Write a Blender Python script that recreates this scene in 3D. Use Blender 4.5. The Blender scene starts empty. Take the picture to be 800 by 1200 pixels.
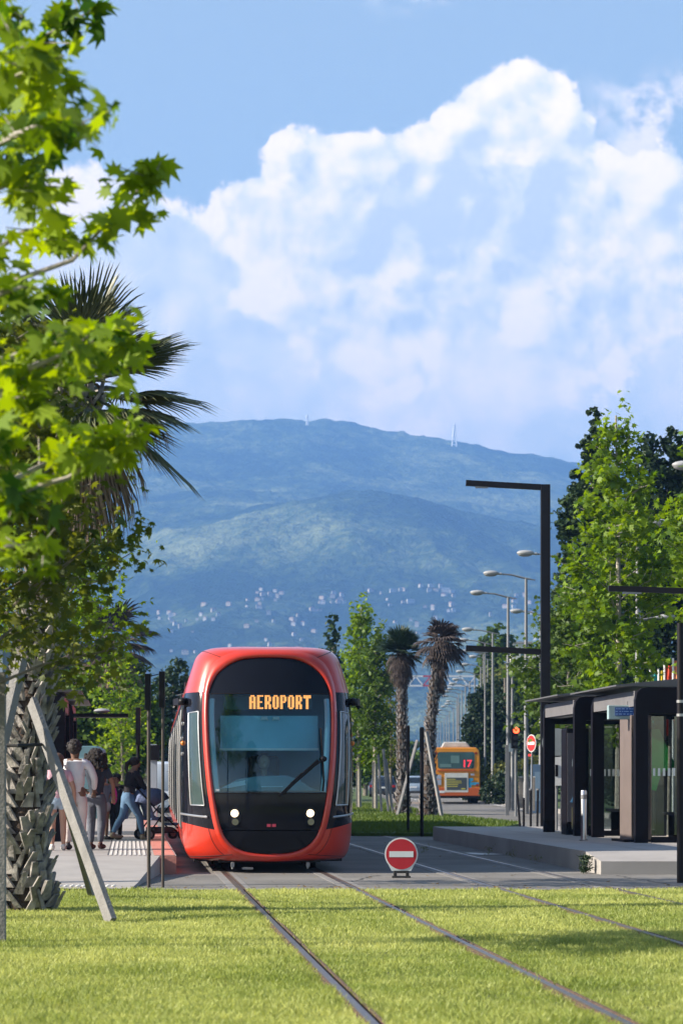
import bpy, bmesh, math, random
import numpy as np
from mathutils import Vector, Matrix
R = math.radians
S = bpy.context.scene
C = S.collection
# ------------------------------------------------------------------ camera
FPX = 3000.0; HZ = 911.0; EYE = 1.4
cam = bpy.data.cameras.new('camera'); cam_o = bpy.data.objects.new('camera', cam); C.objects.link(cam_o)
cam_o.location = (0, 0, EYE); cam_o.rotation_euler = (R(90), 0, 0)
cam.sensor_fit = 'VERTICAL'; cam.sensor_height = 36; cam.sensor_width = 24; cam.lens = 90
cam.shift_y = (HZ - 600) / 1200.0
cam.clip_start = 0.1; cam.clip_end = 30000
cam.dof.use_dof = True; cam.dof.focus_distance = 37.6; cam.dof.aperture_fstop = 4.2
S.camera = cam_o
# ------------------------------------------------------------------ light
SUN_EL = R(28); AZ = R(8)
sdir = Vector((-math.cos(SUN_EL) * math.cos(AZ), -math.cos(SUN_EL) * math.sin(AZ), math.sin(SUN_EL)))
sl = bpy.data.lights.new('sun', 'SUN'); sl.energy = 5.0; sl.angle = R(0.53); sl.color = (1.0, 0.90, 0.76)
so = bpy.data.objects.new('sun', sl); C.objects.link(so); so.location = (-20, 0, 30)
so.rotation_euler = sdir.to_track_quat('Z', 'Y').to_euler()
S.view_settings.view_transform = 'Standard'; S.view_settings.look = 'None'
S.view_settings.gamma = 1; S.view_settings.use_curve_mapping = False
S.view_settings.exposure = 1.18
S.cycles.max_bounces = 8; S.cycles.transparent_max_bounces = 16; S.cycles.volume_bounces = 1
S.cycles.diffuse_bounces = 3; S.cycles.glossy_bounces = 3
S.cycles.sample_clamp_indirect = 6

w = bpy.data.worlds.new('World'); S.world = w; w.use_nodes = True
nt = w.node_tree; nt.nodes.clear()
def N(t, ty, **kw):
    n = t.nodes.new(ty)
    for k, v in kw.items(): setattr(n, k, v)
    return n
def mth(t, op, a, b=None, c=None, clamp=False):
    n = t.nodes.new('ShaderNodeMath'); n.operation = op; n.use_clamp = clamp
    for i, v in enumerate((a, b, c)):
        if v is None: continue
        if isinstance(v, (int, float)): n.inputs[i].default_value = v
        else: t.links.new(v, n.inputs[i])
    return n.outputs[0]
def build_world():
    t = nt; L = t.links.new
    sky = N(t, 'ShaderNodeTexSky', sky_type='NISHITA', sun_disc=False)
    sky.sun_elevation = SUN_EL; sky.sun_rotation = math.atan2(sdir.x, sdir.y)
    sky.air_density = 1.0; sky.dust_density = 1.0; sky.ozone_density = 1.1; sky.altitude = 50
    tc = N(t, 'ShaderNodeTexCoord'); sp = N(t, 'ShaderNodeSeparateXYZ'); L(tc.outputs['Generated'], sp.inputs[0])
    y = mth(t, 'MAXIMUM', sp.outputs[1], 0.05)
    u = mth(t, 'DIVIDE', sp.outputs[0], y); v = mth(t, 'DIVIDE', sp.outputs[2], y)
    co = N(t, 'ShaderNodeCombineXYZ'); L(u, co.inputs[0]); L(v, co.inputs[1])
    def noise(scale, detail, rough=0.55, off=(0, 0, 0), stretch=(1, 1, 1)):
        mp = N(t, 'ShaderNodeMapping'); L(co.outputs[0], mp.inputs[0])
        mp.inputs['Location'].default_value = off; mp.inputs['Scale'].default_value = stretch
        n = N(t, 'ShaderNodeTexNoise', noise_dimensions='2D'); n.inputs['Scale'].default_value = scale
        n.inputs['Detail'].default_value = detail; n.inputs['Roughness'].default_value = rough
        n.inputs['Distortion'].default_value = 0.0
        L(mp.outputs[0], n.inputs['Vector']); return n.outputs[0]
    def vor(scale, detail, off=(0, 0, 0)):
        mp = N(t, 'ShaderNodeMapping'); L(co.outputs[0], mp.inputs[0]); mp.inputs['Location'].default_value = off
        wz = N(t, 'ShaderNodeTexNoise', noise_dimensions='2D'); wz.inputs['Scale'].default_value = scale * 1.3; wz.inputs['Detail'].default_value = 2; L(mp.outputs[0], wz.inputs['Vector'])
        ad = N(t, 'ShaderNodeVectorMath', operation='MULTIPLY_ADD'); L(wz.outputs['Color'], ad.inputs[0]); ad.inputs[1].default_value = (.5 / scale,) * 3; L(mp.outputs[0], ad.inputs[2])
        n = N(t, 'ShaderNodeTexVoronoi', feature='F1', voronoi_dimensions='2D'); n.inputs['Scale'].default_value = scale; n.inputs['Detail'].default_value = detail
        n.inputs['Roughness'].default_value = 0.55; n.normalize = True
        L(ad.outputs[0], n.inputs['Vector']); return mth(t, 'SUBTRACT', 1.0, n.outputs['Distance'])
    def outline(xs, ys):            # elevation as a function of azimuth
        fc = N(t, 'ShaderNodeFloatCurve'); cm = fc.mapping; cm.use_clip = False
        L(mth(t, 'DIVIDE', mth(t, 'ADD', u, 800 / FPX), 1600 / FPX), fc.inputs['Value']); cv = cm.curves[0]
        pts = [((x + 400) / 1600.0, (911 - yy) / FPX / 0.4) for x, yy in zip(xs, ys)]
        cv.points[0].location = pts[0]; cv.points[1].location = pts[-1]
        for p in pts[1:-1]: cv.points.new(*p)
        cm.update(); return mth(t, 'MULTIPLY', fc.outputs[0], 0.4)
    def sstep(val, a, b):
        m = N(t, 'ShaderNodeMapRange', interpolation_type='SMOOTHERSTEP')
        m.inputs['From Min'].default_value = a; m.inputs['From Max'].default_value = b
        L(val, m.inputs['Value']); return m.outputs[0]
    vc = outline([-400, 0, 60, 130, 200, 250, 290, 340, 400, 450, 490, 520, 560, 600, 640, 680, 730, 800, 1200], [200, 190, 178, 176, 190, 212, 200, 168, 165, 158, 140, 112, 76, 70, 78, 125, 180, 200, 200])
    vb = outline([-400, 0, 100, 200, 280, 350, 430, 500, 560, 620, 680, 740, 800, 1200], [260, 250, 262, 300, 345, 395, 425, 432, 395, 385, 420, 440, 400, 400])
    def field(off=(0, 0, 0)):
        o2 = (off[0] + 3, off[1] + 1, 0)
        return mth(t, 'ADD', mth(t, 'MULTIPLY', vor(16, 3.5, off), 0.62), mth(t, 'MULTIPLY', noise(11, 8, 0.62, o2), 0.75))
    F = field(); Fs = field((-0.0065, 0.006, 0))
    n2 = noise(9, 3, 0.5, (3, 1, 0))
    d = mth(t, 'ADD', mth(t, 'SUBTRACT', vc, v), mth(t, 'MULTIPLY', mth(t, 'SUBTRACT', F, 0.80), 0.085))
    mask = sstep(d, -0.0015, 0.0045)
    wn = noise(20, 8, 0.6, (7, 2, 0))
    reg = mth(t, 'MULTIPLY', sstep(u, 0.085, 0.115), mth(t, 'MULTIPLY', sstep(v, 0.215, 0.235), mth(t, 'SUBTRACT', 1.0, sstep(v, 0.262, 0.285))))
    wm = mth(t, 'MULTIPLY', mth(t, 'MULTIPLY', sstep(wn, 0.42, 0.56), reg), 0.7)
    reg2 = mth(t, 'MULTIPLY', mth(t, 'MULTIPLY', sstep(u, -0.0, 0.02), mth(t, 'SUBTRACT', 1.0, sstep(u, 0.03, 0.05))), sstep(v, 0.293, 0.305))
    wm2 = mth(t, 'MULTIPLY', mth(t, 'MULTIPLY', sstep(noise(30, 6, 0.6, (1, 5, 0), (1, 2, 1)), 0.45, 0.65), reg2), 0.4)
    mask = mth(t, 'MAXIMUM', mth(t, 'MAXIMUM', mask, wm), wm2)
    rel = mth(t, 'MULTIPLY', mth(t, 'SUBTRACT', F, Fs), 6.0)
    big = mth(t, 'MULTIPLY', mth(t, 'SUBTRACT', noise(9, 6, 0.6, (5, 9, 2)), 0.5), 1.6)
    db = mth(t, 'ADD', mth(t, 'SUBTRACT', v, vb), mth(t, 'MULTIPLY', mth(t, 'SUBTRACT', F, 0.80), 0.11))
    upper = sstep(db, -0.004, 0.007)
    edge = mth(t, 'SUBTRACT', 1.0, sstep(d, 0.0, 0.06))
    rim = mth(t, 'MULTIPLY', mth(t, 'SUBTRACT', 1.0, sstep(db, 0.0, 0.03)), 0.25)
    lu = mth(t, 'ADD', mth(t, 'ADD', mth(t, 'ADD', 0.50, rim), mth(t, 'MULTIPLY', edge, 0.22)), mth(t, 'ADD', rel, big))
    lw = mth(t, 'ADD', 0.30, mth(t, 'ADD', mth(t, 'MULTIPLY', rel, 0.35), mth(t, 'MULTIPLY', mth(t, 'SUBTRACT', noise(7, 7, 0.6, (11, 3, 5), (1, 1.5, 1)), 0.45), 1.8)))
    lwc = N(t, 'ShaderNodeClamp'); L(lw, lwc.inputs[0]); luc = N(t, 'ShaderNodeClamp'); L(lu, luc.inputs[0]); luc.inputs['Min'].default_value = 0.15
    ml = N(t, 'ShaderNodeMix', data_type='FLOAT'); L(upper, ml.inputs['Factor']); L(lwc.outputs[0], ml.inputs['A']); L(luc.outputs[0], ml.inputs['B'])
    ramp = N(t, 'ShaderNodeValToRGB'); L(ml.outputs['Result'], ramp.inputs[0])
    ramp.color_ramp.elements[0].position = 0.0; ramp.color_ramp.elements[0].color = (0.54, 0.62, 0.70, 1)
    ramp.color_ramp.elements[1].position = 1.0; ramp.color_ramp.elements[1].color = (1.20, 1.03, 0.93, 1)
    e = ramp.color_ramp.elements.new(0.45); e.color = (0.80, 0.81, 0.81, 1)
    sc_ = N(t, 'ShaderNodeVectorMath', operation='SCALE'); L(ramp.outputs[0], sc_.inputs[0]); sc_.inputs['Scale'].default_value = CLOUD_K
    pale = N(t, 'ShaderNodeMix', data_type='RGBA'); pale.inputs['Factor'].default_value = 0.22; L(sky.outputs[0], pale.inputs['A']); pale.inputs['B'].default_value = (7.2, 8.6, 9.0, 1)
    mix = N(t, 'ShaderNodeMix', data_type='RGBA'); L(mask, mix.inputs['Factor'])
    L(pale.outputs['Result'], mix.inputs['A']); L(sc_.outputs[0], mix.inputs['B'])
    front = sstep(sp.outputs[1], 0.15, 0.5)
    fm = N(t, 'ShaderNodeMix', data_type='RGBA'); L(front, fm.inputs['Factor']); L(sky.outputs[0], fm.inputs['A']); L(mix.outputs['Result'], fm.inputs['B'])
    bg = N(t, 'ShaderNodeBackground'); L(fm.outputs['Result'], bg.inputs[0]); bg.inputs['Strength'].default_value = SKY_S
    out = N(t, 'ShaderNodeOutputWorld'); L(bg.outputs[0], out.inputs[0])
SKY_S = 0.075; CLOUD_K = 8.9
build_world()

# ------------------------------------------------------------------ helpers
def wp(px, py, Y): return Vector(((px - 400) / FPX * Y, Y, EYE + (HZ - py) / FPX * Y))
def gx(px, Y): return (px - 400) / FPX * Y
def gz(py, Y): return EYE + (HZ - py) / FPX * Y
rnd = random.Random(7)
MATS = {}
def mat(name, col, rough=0.6, metal=0.0, var=0.12, vscale=4.0, bump=0.0, bscale=40.0, spec=0.5, coat=0.0, emit=None, es=1.0, trans=0.0, alt=None, rvar=0.0):
    if name in MATS: return MATS[name]
    m = bpy.data.materials.new(name); m.use_nodes = True; t = m.node_tree; b = t.nodes['Principled BSDF']
    b.inputs['Roughness'].default_value = rough; b.inputs['Metallic'].default_value = metal
    b.inputs['Specular IOR Level'].default_value = spec; b.inputs['Coat Weight'].default_value = coat
    b.inputs['Coat Roughness'].default_value = 0.05
    L = t.links.new
    tc = N(t, 'ShaderNodeTexCoord')
    if var > 0 or alt:
        n = N(t, 'ShaderNodeTexNoise'); n.inputs['Scale'].default_value = vscale; n.inputs['Detail'].default_value = 5
        L(tc.outputs['Object'], n.inputs['Vector'])
        r = N(t, 'ShaderNodeValToRGB'); L(n.outputs[0], r.inputs[0])
        r.color_ramp.elements[0].position = 0.3; r.color_ramp.elements[1].position = 0.7
        c1 = [c * (1 - var) for c in col]; c2 = [min(1, c * (1 + var)) for c in col] if not alt else alt
        r.color_ramp.elements[0].color = (*c1, 1); r.color_ramp.elements[1].color = (*c2, 1)
        L(r.outputs[0], b.inputs['Base Color'])
        if rvar:
            L(mth(t, 'MULTIPLY_ADD', n.outputs[0], rvar, rough - rvar / 2), b.inputs['Roughness'])
    else: b.inputs['Base Color'].default_value = (*col, 1)
    if bump > 0:
        n = N(t, 'ShaderNodeTexNoise'); n.inputs['Scale'].default_value = bscale; n.inputs['Detail'].default_value = 4
        L(tc.outputs['Object'], n.inputs['Vector'])
        bp = N(t, 'ShaderNodeBump'); bp.inputs['Strength'].default_value = bump; bp.inputs['Distance'].default_value = 0.02
        L(n.outputs[0], bp.inputs['Height']); L(bp.outputs[0], b.inputs['Normal'])
    if emit:
        b.inputs['Emission Color'].default_value = (*emit, 1); b.inputs['Emission Strength'].default_value = es
    if trans: b.inputs['Transmission Weight'].default_value = trans
    MATS[name] = m; return m
def leafmat(name, c1, c2, tr=0.45, rough=0.6, gloss=0.03):
    m = bpy.data.materials.new(name); m.use_nodes = True; t = m.node_tree; t.nodes.clear(); L = t.links.new
    at = N(t, 'ShaderNodeAttribute', attribute_name='tint'); r = N(t, 'ShaderNodeValToRGB'); L(at.outputs['Fac'], r.inputs[0])
    r.color_ramp.elements[0].color = (*c1, 1); r.color_ramp.elements[1].color = (*c2, 1)
    d = N(t, 'ShaderNodeBsdfDiffuse'); tl = N(t, 'ShaderNodeBsdfTranslucent'); g = N(t, 'ShaderNodeBsdfGlossy'); g.inputs['Roughness'].default_value = rough
    L(r.outputs[0], d.inputs[0])
    hs = N(t, 'ShaderNodeHueSaturation'); hs.inputs['Value'].default_value = 1.5; hs.inputs['Hue'].default_value = 0.485; hs.inputs['Saturation'].default_value = 1.08
    L(r.outputs[0], hs.inputs['Color']); L(hs.outputs[0], tl.inputs[0])
    m1 = N(t, 'ShaderNodeMixShader'); m1.inputs[0].default_value = tr; L(d.outputs[0], m1.inputs[1]); L(tl.outputs[0], m1.inputs[2])
    m2 = N(t, 'ShaderNodeMixShader'); m2.inputs[0].default_value = gloss; L(m1.outputs[0], m2.inputs[1]); L(g.outputs[0], m2.inputs[2])
    o = N(t, 'ShaderNodeOutputMaterial'); L(m2.outputs[0], o.inputs[0]); MATS[name] = m; return m
def glassmat(name, tint, refl=0.25, rough=0.02, dark=0.0):
    m = bpy.data.materials.new(name); m.use_nodes = True; t = m.node_tree; t.nodes.clear(); L = t.links.new
    tr = N(t, 'ShaderNodeBsdfTransparent'); tr.inputs[0].default_value = (*tint, 1)
    g = N(t, 'ShaderNodeBsdfGlossy'); g.inputs['Roughness'].default_value = rough; g.inputs[0].default_value = (.9, .97, 1, 1)
    lw = N(t, 'ShaderNodeFresnel'); lw.inputs[0].default_value = 1.5
    f = mth(t, 'ADD', mth(t, 'MULTIPLY', lw.outputs[0], 0.9), refl, clamp=True)
    mx = N(t, 'ShaderNodeMixShader'); L(f, mx.inputs[0]); L(tr.outputs[0], mx.inputs[1]); L(g.outputs[0], mx.inputs[2])
    o = N(t, 'ShaderNodeOutputMaterial'); L(mx.outputs[0], o.inputs[0]); MATS[name] = m; return m

class MB:
    def __init__(s): s.v = []; s.f = []; s.m = []
    def add(s, vs, fs, m=0):
        o = len(s.v); s.v += [tuple(p) for p in vs]; s.f += [tuple(i + o for i in f) for f in fs]; s.m += [m] * len(fs); return s
    def box(s, c, d, rz=0, m=0, rot=None):
        hx, hy, hz = d[0] / 2, d[1] / 2, d[2] / 2
        vs = [Vector((x * hx, y * hy, z * hz)) for z in (-1, 1) for x, y in ((-1, -1), (1, -1), (1, 1), (-1, 1))]
        M_ = rot if rot is not None else Matrix.Rotation(rz, 3, 'Z')
        vs = [M_ @ p + Vector(c) for p in vs]
        return s.add(vs, [(3, 2, 1, 0), (4, 5, 6, 7), (0, 1, 5, 4), (1, 2, 6, 5), (2, 3, 7, 6), (3, 0, 4, 7)], m)
    def bar(s, a, b, wx, wy, m=0, roll=0):     # beam of rectangular section between two points
        a, b = Vector(a), Vector(b); d = b - a
        q = d.to_track_quat('Z', 'X').to_matrix() @ Matrix.Rotation(roll, 3, 'Z')
        return s.box((a + b) / 2, (wx, wy, d.length), rot=q, m=m)
    def tube(s, pts, rad, seg=8, m=0, cap=True):
        pts = [Vector(p) for p in pts]; n = len(pts)
        if isinstance(rad, (int, float)): rad = [rad] * n
        vs = []; up = Vector((0.12, 0.05, 1)).normalized(); prev = None
        for i, p in enumerate(pts):
            d = (pts[min(i + 1, n - 1)] - pts[max(i - 1, 0)]).normalized()
            if prev is None:
                a = d.cross(up)
                if a.length < 0.2: a = d.cross(Vector((1, 0, 0)))
                a.normalize()
            else: a = (prev - d * prev.dot(d)).normalized()
            prev = a; b = d.cross(a)
            for k in range(seg):
                th = 2 * math.pi * k / seg; vs.append(p + (a * math.cos(th) + b * math.sin(th)) * rad[i])
        fs = [(i * seg + k, i * seg + (k + 1) % seg, (i + 1) * seg + (k + 1) % seg, (i + 1) * seg + k) for i in range(n - 1) for k in range(seg)]
        if cap: fs += [tuple(range(seg))[::-1], tuple((n - 1) * seg + k for k in range(seg))]
        return s.add(vs, fs, m)
    def ell(s, c, r, seg=12, rings=8, m=0, rot=None):
        vs = [Vector((0, 0, -1))]; c = Vector(c)
        for i in range(1, rings):
            ph = -math.pi / 2 + math.pi * i / rings
            for k in range(seg):
                th = 2 * math.pi * k / seg; vs.append(Vector((math.cos(ph) * math.cos(th), math.cos(ph) * math.sin(th), math.sin(ph))))
        vs.append(Vector((0, 0, 1)))
        M_ = rot if rot is not None else Matrix.Identity(3)
        vs = [M_ @ Vector((p.x * r[0], p.y * r[1], p.z * r[2])) + c for p in vs]
        fs = [(0, 1 + (k + 1) % seg, 1 + k) for k in range(seg)]
        for i in range(rings - 2):
            for k in range(seg):
                a = 1 + i * seg + k; b = 1 + i * seg + (k + 1) % seg; fs.append((a, b, b + seg, a + seg))
        l = len(vs) - 1; o = 1 + (rings - 2) * seg
        fs += [(o + k, o + (k + 1) % seg, l) for k in range(seg)]
        return s.add(vs, fs, m)
    def prism(s, poly, y0, y1, m=0, axis='y'):   # polygon in xz (axis y), xy (axis z) or yz (axis x)
        def P(a, b, c):
            return {'y': (a, c, b), 'z': (a, b, c), 'x': (c, a, b)}[axis]
        n = len(poly); vs = [P(a, b, y0) for a, b in poly] + [P(a, b, y1) for a, b in poly]
        fs = [tuple(range(n)), tuple(range(2 * n - 1, n - 1, -1))] + [(i, i + n, (i + 1) % n + n, (i + 1) % n) for i in range(n)]
        return s.add(vs, fs, m)
    def grid(s, rows, m=0, close=False):
        nr, nc = len(rows), len(rows[0]); vs = [p for r in rows for p in r]
        fs = [(i * nc + k, i * nc + (k + 1) % nc, (i + 1) * nc + (k + 1) % nc, (i + 1) * nc + k) for i in range(nr - 1) for k in range(nc if close else nc - 1)]
        return s.add(vs, fs, m)
    def build(s, name, mats, parent=None, smooth=False, bevel=0, loc=None, recalc=True):
        me = bpy.data.meshes.new(name); me.from_pydata(s.v, [], s.f)
        if not isinstance(mats, (list, tuple)): mats = [mats]
        for x in mats: me.materials.append(x)
        me.polygons.foreach_set('material_index', s.m)
        if recalc or bevel:
            bm = bmesh.new(); bm.from_mesh(me)
            if recalc: bmesh.ops.recalc_face_normals(bm, faces=bm.faces)
            if bevel:
                es = [e for e in bm.edges if len(e.link_faces) == 2 and e.calc_face_angle(0) > 0.6]
                bmesh.ops.bevel(bm, geom=es, offset=bevel, segments=2, affect='EDGES', profile=0.5, clamp_overlap=True)
            bm.to_mesh(me); bm.free()
        if smooth:
            me.polygons.foreach_set('use_smooth', [True] * len(me.polygons))
            try: me.set_sharp_from_angle(angle=R(40))
            except Exception: pass
        o = bpy.data.objects.new(name, me); C.objects.link(o)
        if parent is not None: o.parent = parent
        if loc is not None: o.location = loc
        return o
def tag(o, label=None, cat=None, group=None, kind=None):
    if label: o['label'] = label
    if cat: o['category'] = cat
    if group: o['group'] = group
    if kind: o['kind'] = kind
    return o
def thing(name, loc, label, cat, rz=0, group=None):
    o = bpy.data.objects.new(name, None); C.objects.link(o); o.location = loc; o.rotation_euler = (0, 0, rz); o.empty_display_size = 0.2
    return tag(o, label, cat, group)
def dup(root, loc, rz=0, label=None, scale=None, group=None):
    def cp(o, par):
        c = o.copy(); C.objects.link(c)
        if par is not None: c.parent = par
        for ch in kids.get(o.name, []): cp(ch, c)
        return c
    kids = {}
    for o in list(C.objects):
        if o.parent is not None: kids.setdefault(o.parent.name, []).append(o)
    r = cp(root, None); r.location = loc; r.rotation_euler = (0, 0, rz)
    if scale: r.scale = (scale,) * 3
    if label: r['label'] = label
    if group: r['group'] = group
    return r
def npmesh(name, V, idx, loopn, mats, parent=None, tint=None, mi=None, smooth=False):
    V = np.asarray(V, dtype=np.float32); idx = np.asarray(idx, dtype=np.int32); loopn = np.asarray(loopn, dtype=np.int32)
    me = bpy.data.meshes.new(name); me.vertices.add(len(V)); me.vertices.foreach_set('co', V.ravel())
    me.loops.add(len(idx)); me.loops.foreach_set('vertex_index', idx)
    me.polygons.add(len(loopn)); st = np.concatenate([[0], np.cumsum(loopn)[:-1]]).astype(np.int32)
    me.polygons.foreach_set('loop_start', st); me.polygons.foreach_set('loop_total', loopn)
    if mi is not None: me.polygons.foreach_set('material_index', np.asarray(mi, dtype=np.int32))
    if smooth: me.polygons.foreach_set('use_smooth', np.ones(len(loopn), dtype=bool))
    me.update(calc_edges=True); me.validate()
    if tint is not None:
        a = me.attributes.new('tint', 'FLOAT', 'POINT'); a.data.foreach_set('value', np.asarray(tint, dtype=np.float32))
    if not isinstance(mats, (list, tuple)): mats = [mats]
    for x in mats: me.materials.append(x)
    o = bpy.data.objects.new(name, me); C.objects.link(o)
    if parent is not None: o.parent = parent
    return o

# leaf shapes in a unit frame: x across, y along, z fold
STAR = []
for k, (a, r) in enumerate([(-90, .10), (-150, .52), (-172, .36), (163, .74), (143, .46), (124, .90), (106, .52), (90, 1.0)]):
    STAR.append((r * math.cos(R(a)), r * math.sin(R(a)) + .15))
STAR = STAR + [(-x, y) for x, y in STAR[1:-1][::-1]]
STAR = np.array([(x * .62, y * .62, -0.22 * abs(x)) for x, y in STAR])
OVAL = np.array([(0, -.5, 0), (.22, -.1, -.05), (.2, .25, -.05), (0, .55, 0), (-.2, .25, -.05), (-.22, -.1, -.05)])
LANCE = np.array([(0, -.5, 0), (.09, 0, 0), (0, .6, 0), (-.09, 0, 0)])
CLUMP = np.array([(-.4, -.35, 0), (.05, -.5, .08), (.45, -.15, -.05), (.3, .4, .1), (-.2, .5, -.06), (-.5, .1, .08)])
def leaves(name, P, size, shape, m, parent, seed=1, up=0.35, tint=None, hang=0.0, svar=0.4):
    rg = np.random.default_rng(seed); n = len(P); P = np.asarray(P)
    nrm = rg.normal(size=(n, 3)); nrm /= np.linalg.norm(nrm, axis=1)[:, None]; nrm[:, 2] = np.abs(nrm[:, 2]); nrm[:, 2] += up; nrm /= np.linalg.norm(nrm, axis=1)[:, None]
    d = rg.normal(size=(n, 3)); d[:, 2] -= hang; d -= nrm * (d * nrm).sum(1)[:, None]; d /= np.linalg.norm(d, axis=1)[:, None]
    x = np.cross(d, nrm); s = size * (1 + svar * rg.uniform(-1, 1, n)); k = len(shape)
    sh = np.asarray(shape)
    zz = sh[None, :, 2] * rg.uniform(.2, 2.2, n)[:, None] - (sh[None, :, 1] ** 2) * rg.uniform(-.1, .7, n)[:, None]
    V = P[:, None, :] + s[:, None, None] * (sh[None, :, 0:1] * rg.uniform(.8, 1.1, n)[:, None, None] * x[:, None, :] + sh[None, :, 1:2] * d[:, None, :] + zz[:, :, None] * nrm[:, None, :])
    V = V.reshape(-1, 3); idx = np.arange(n * k); ln = np.full(n, k)
    if tint is None: tint = rg.uniform(0, 1, n)
    return npmesh(name, V, idx, ln, m, parent, tint=np.repeat(tint, k))

GREEN_MAPLE = leafmat('maple_leaf', (0.07, 0.15, 0.008), (0.19, 0.30, 0.015), 0.45)
GREEN_NEAR = leafmat('young_maple_leaf', (0.035, 0.11, 0.008), (0.30, 0.42, 0.015), 0.5)
GREEN_OLIVE = leafmat('olive_green_leaf', (0.07, 0.11, 0.015), (0.16, 0.18, 0.02), 0.4)
GREEN_MID = leafmat('mid_green_leaf', (0.045, 0.095, 0.012), (0.10, 0.17, 0.02), 0.35)
GREEN_DARK = leafmat('dark_green_leaf', (0.012, 0.03, 0.012), (0.03, 0.06, 0.02), 0.2)
GREEN_CYP = leafmat('cypress_leaf', (0.02, 0.045, 0.018), (0.05, 0.09, 0.03), 0.2)
GREEN_YEL = leafmat('yellow_green_leaf', (0.10, 0.13, 0.03), (0.19, 0.20, 0.05), 0.35)
BARK = mat('grey_bark', (0.20, 0.175, 0.145), 0.9, var=0.35, vscale=14, bump=0.6, bscale=30)
BARK_P = mat('pale_bark', (0.34, 0.31, 0.27), 0.9, var=0.3, vscale=14, bump=0.5, bscale=30)

def tree(name, x, y, H, label, crown_r, base=0.25, seed=1, nl=22, leaf=0.12, n=4000, shape=STAR, m=None, tr=0.07, bark=None, rise=0.9, top=0.15, group=None, hang=0.3, spread=0.16, bend=0.1, subs=4, skew=(0, 0), hmax=1.0, bulge=0.3, z0=0.0, up=0.35, minr=0):
    """trunk with limbs and twigs, leaves in loose clumps along the twigs"""
    rg = random.Random(seed); t = thing(name, (x, y, z0), label, 'tree', group=group)
    mb = MB(); P = []
    tp = []; nseg = 10; ph = rg.uniform(0, 6)
    for i in range(nseg + 1):
        f = i / nseg; tp.append(Vector((bend * math.sin(f * 3 + ph) * f, bend * math.cos(f * 2.3 + ph) * f, H * f * 0.97)))
    mb.tube(tp, [tr * (1 - 0.85 * i / nseg) + 0.008 for i in range(nseg + 1)], 8)
    tw = []
    def at(f):
        i = min(int(f * nseg), nseg - 1); return tp[i].lerp(tp[i + 1], f * nseg - i)
    for i in range(nl):
        f = base + (0.97 - base) * (i + rg.random() * .8) / nl; az = i * 2.399 + rg.uniform(-.5, .5)
        g = (f - base) / (1 - base)
        prof = (min(1, (g + 0.12) / bulge) if g < bulge else max(top, 1 - (g - bulge) / (1 - bulge) * (1 - top)))
        ln = crown_r * prof * rg.uniform(0.72, 1.12); ln = max(ln, minr)
        d = Vector((math.cos(az) + skew[0], math.sin(az) + skew[1], rg.uniform(0.5, 1) * rise)); d.normalize()
        a = at(f); b = a + d * ln * 0.5 + Vector((0, 0, ln * 0.06)); c = a + d * ln + Vector((0, 0, ln * 0.02))
        r0 = tr * 0.34 * (1 - 0.6 * g)
        mb.tube([a, b, c], [r0, r0 * 0.6, 0.006], 5, cap=False); tw += [(a.lerp(b, .7), c, 1.0)]
        for k in range(subs):
            q = rg.uniform(0.3, 0.95); o = a.lerp(c, q); d2 = (d + Vector((rg.gauss(0, .75), rg.gauss(0, .75), rg.gauss(0.05, .45)))).normalized()
            e = o + d2 * ln * rg.uniform(0.25, 0.5); mb.tube([o, e], [r0 * 0.35, 0.004], 4, cap=False); tw.append((o, e, 0.8))
    tw.append((at(0.85), tp[-1] + Vector((0, 0, H * .02)), 1.0))
    mb.build('trunk', bark or BARK, t, smooth=True)
    rs = np.random.default_rng(seed + 5); A = np.array([a for a, b, c in tw]); B = np.array([b for a, b, c in tw])
    ln = np.linalg.norm(B - A, axis=1) + 0.1; pr = ln / ln.sum(); ids = rs.choice(len(tw), n, p=pr); f = rs.uniform(0.15, 1.08, n)[:, None]
    P = A[ids] * (1 - f) + B[ids] * f
    cid = rs.integers(0, 4, n); off = rs.normal(size=(len(tw), 4, 3)) * spread
    P = P + off[ids, cid] + rs.normal(size=(n, 3)) * spread * 0.55; P[:, 2] -= rs.uniform(0, hang, n) * leaf
    tint = np.clip(rs.normal(0.5, .22, n) + rs.normal(0, .22, (len(tw)))[ids], 0, 1)
    leaves('crown', P, leaf, shape, m or GREEN_MAPLE, t, seed, hang=hang, tint=tint, up=up)
    return t
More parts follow.
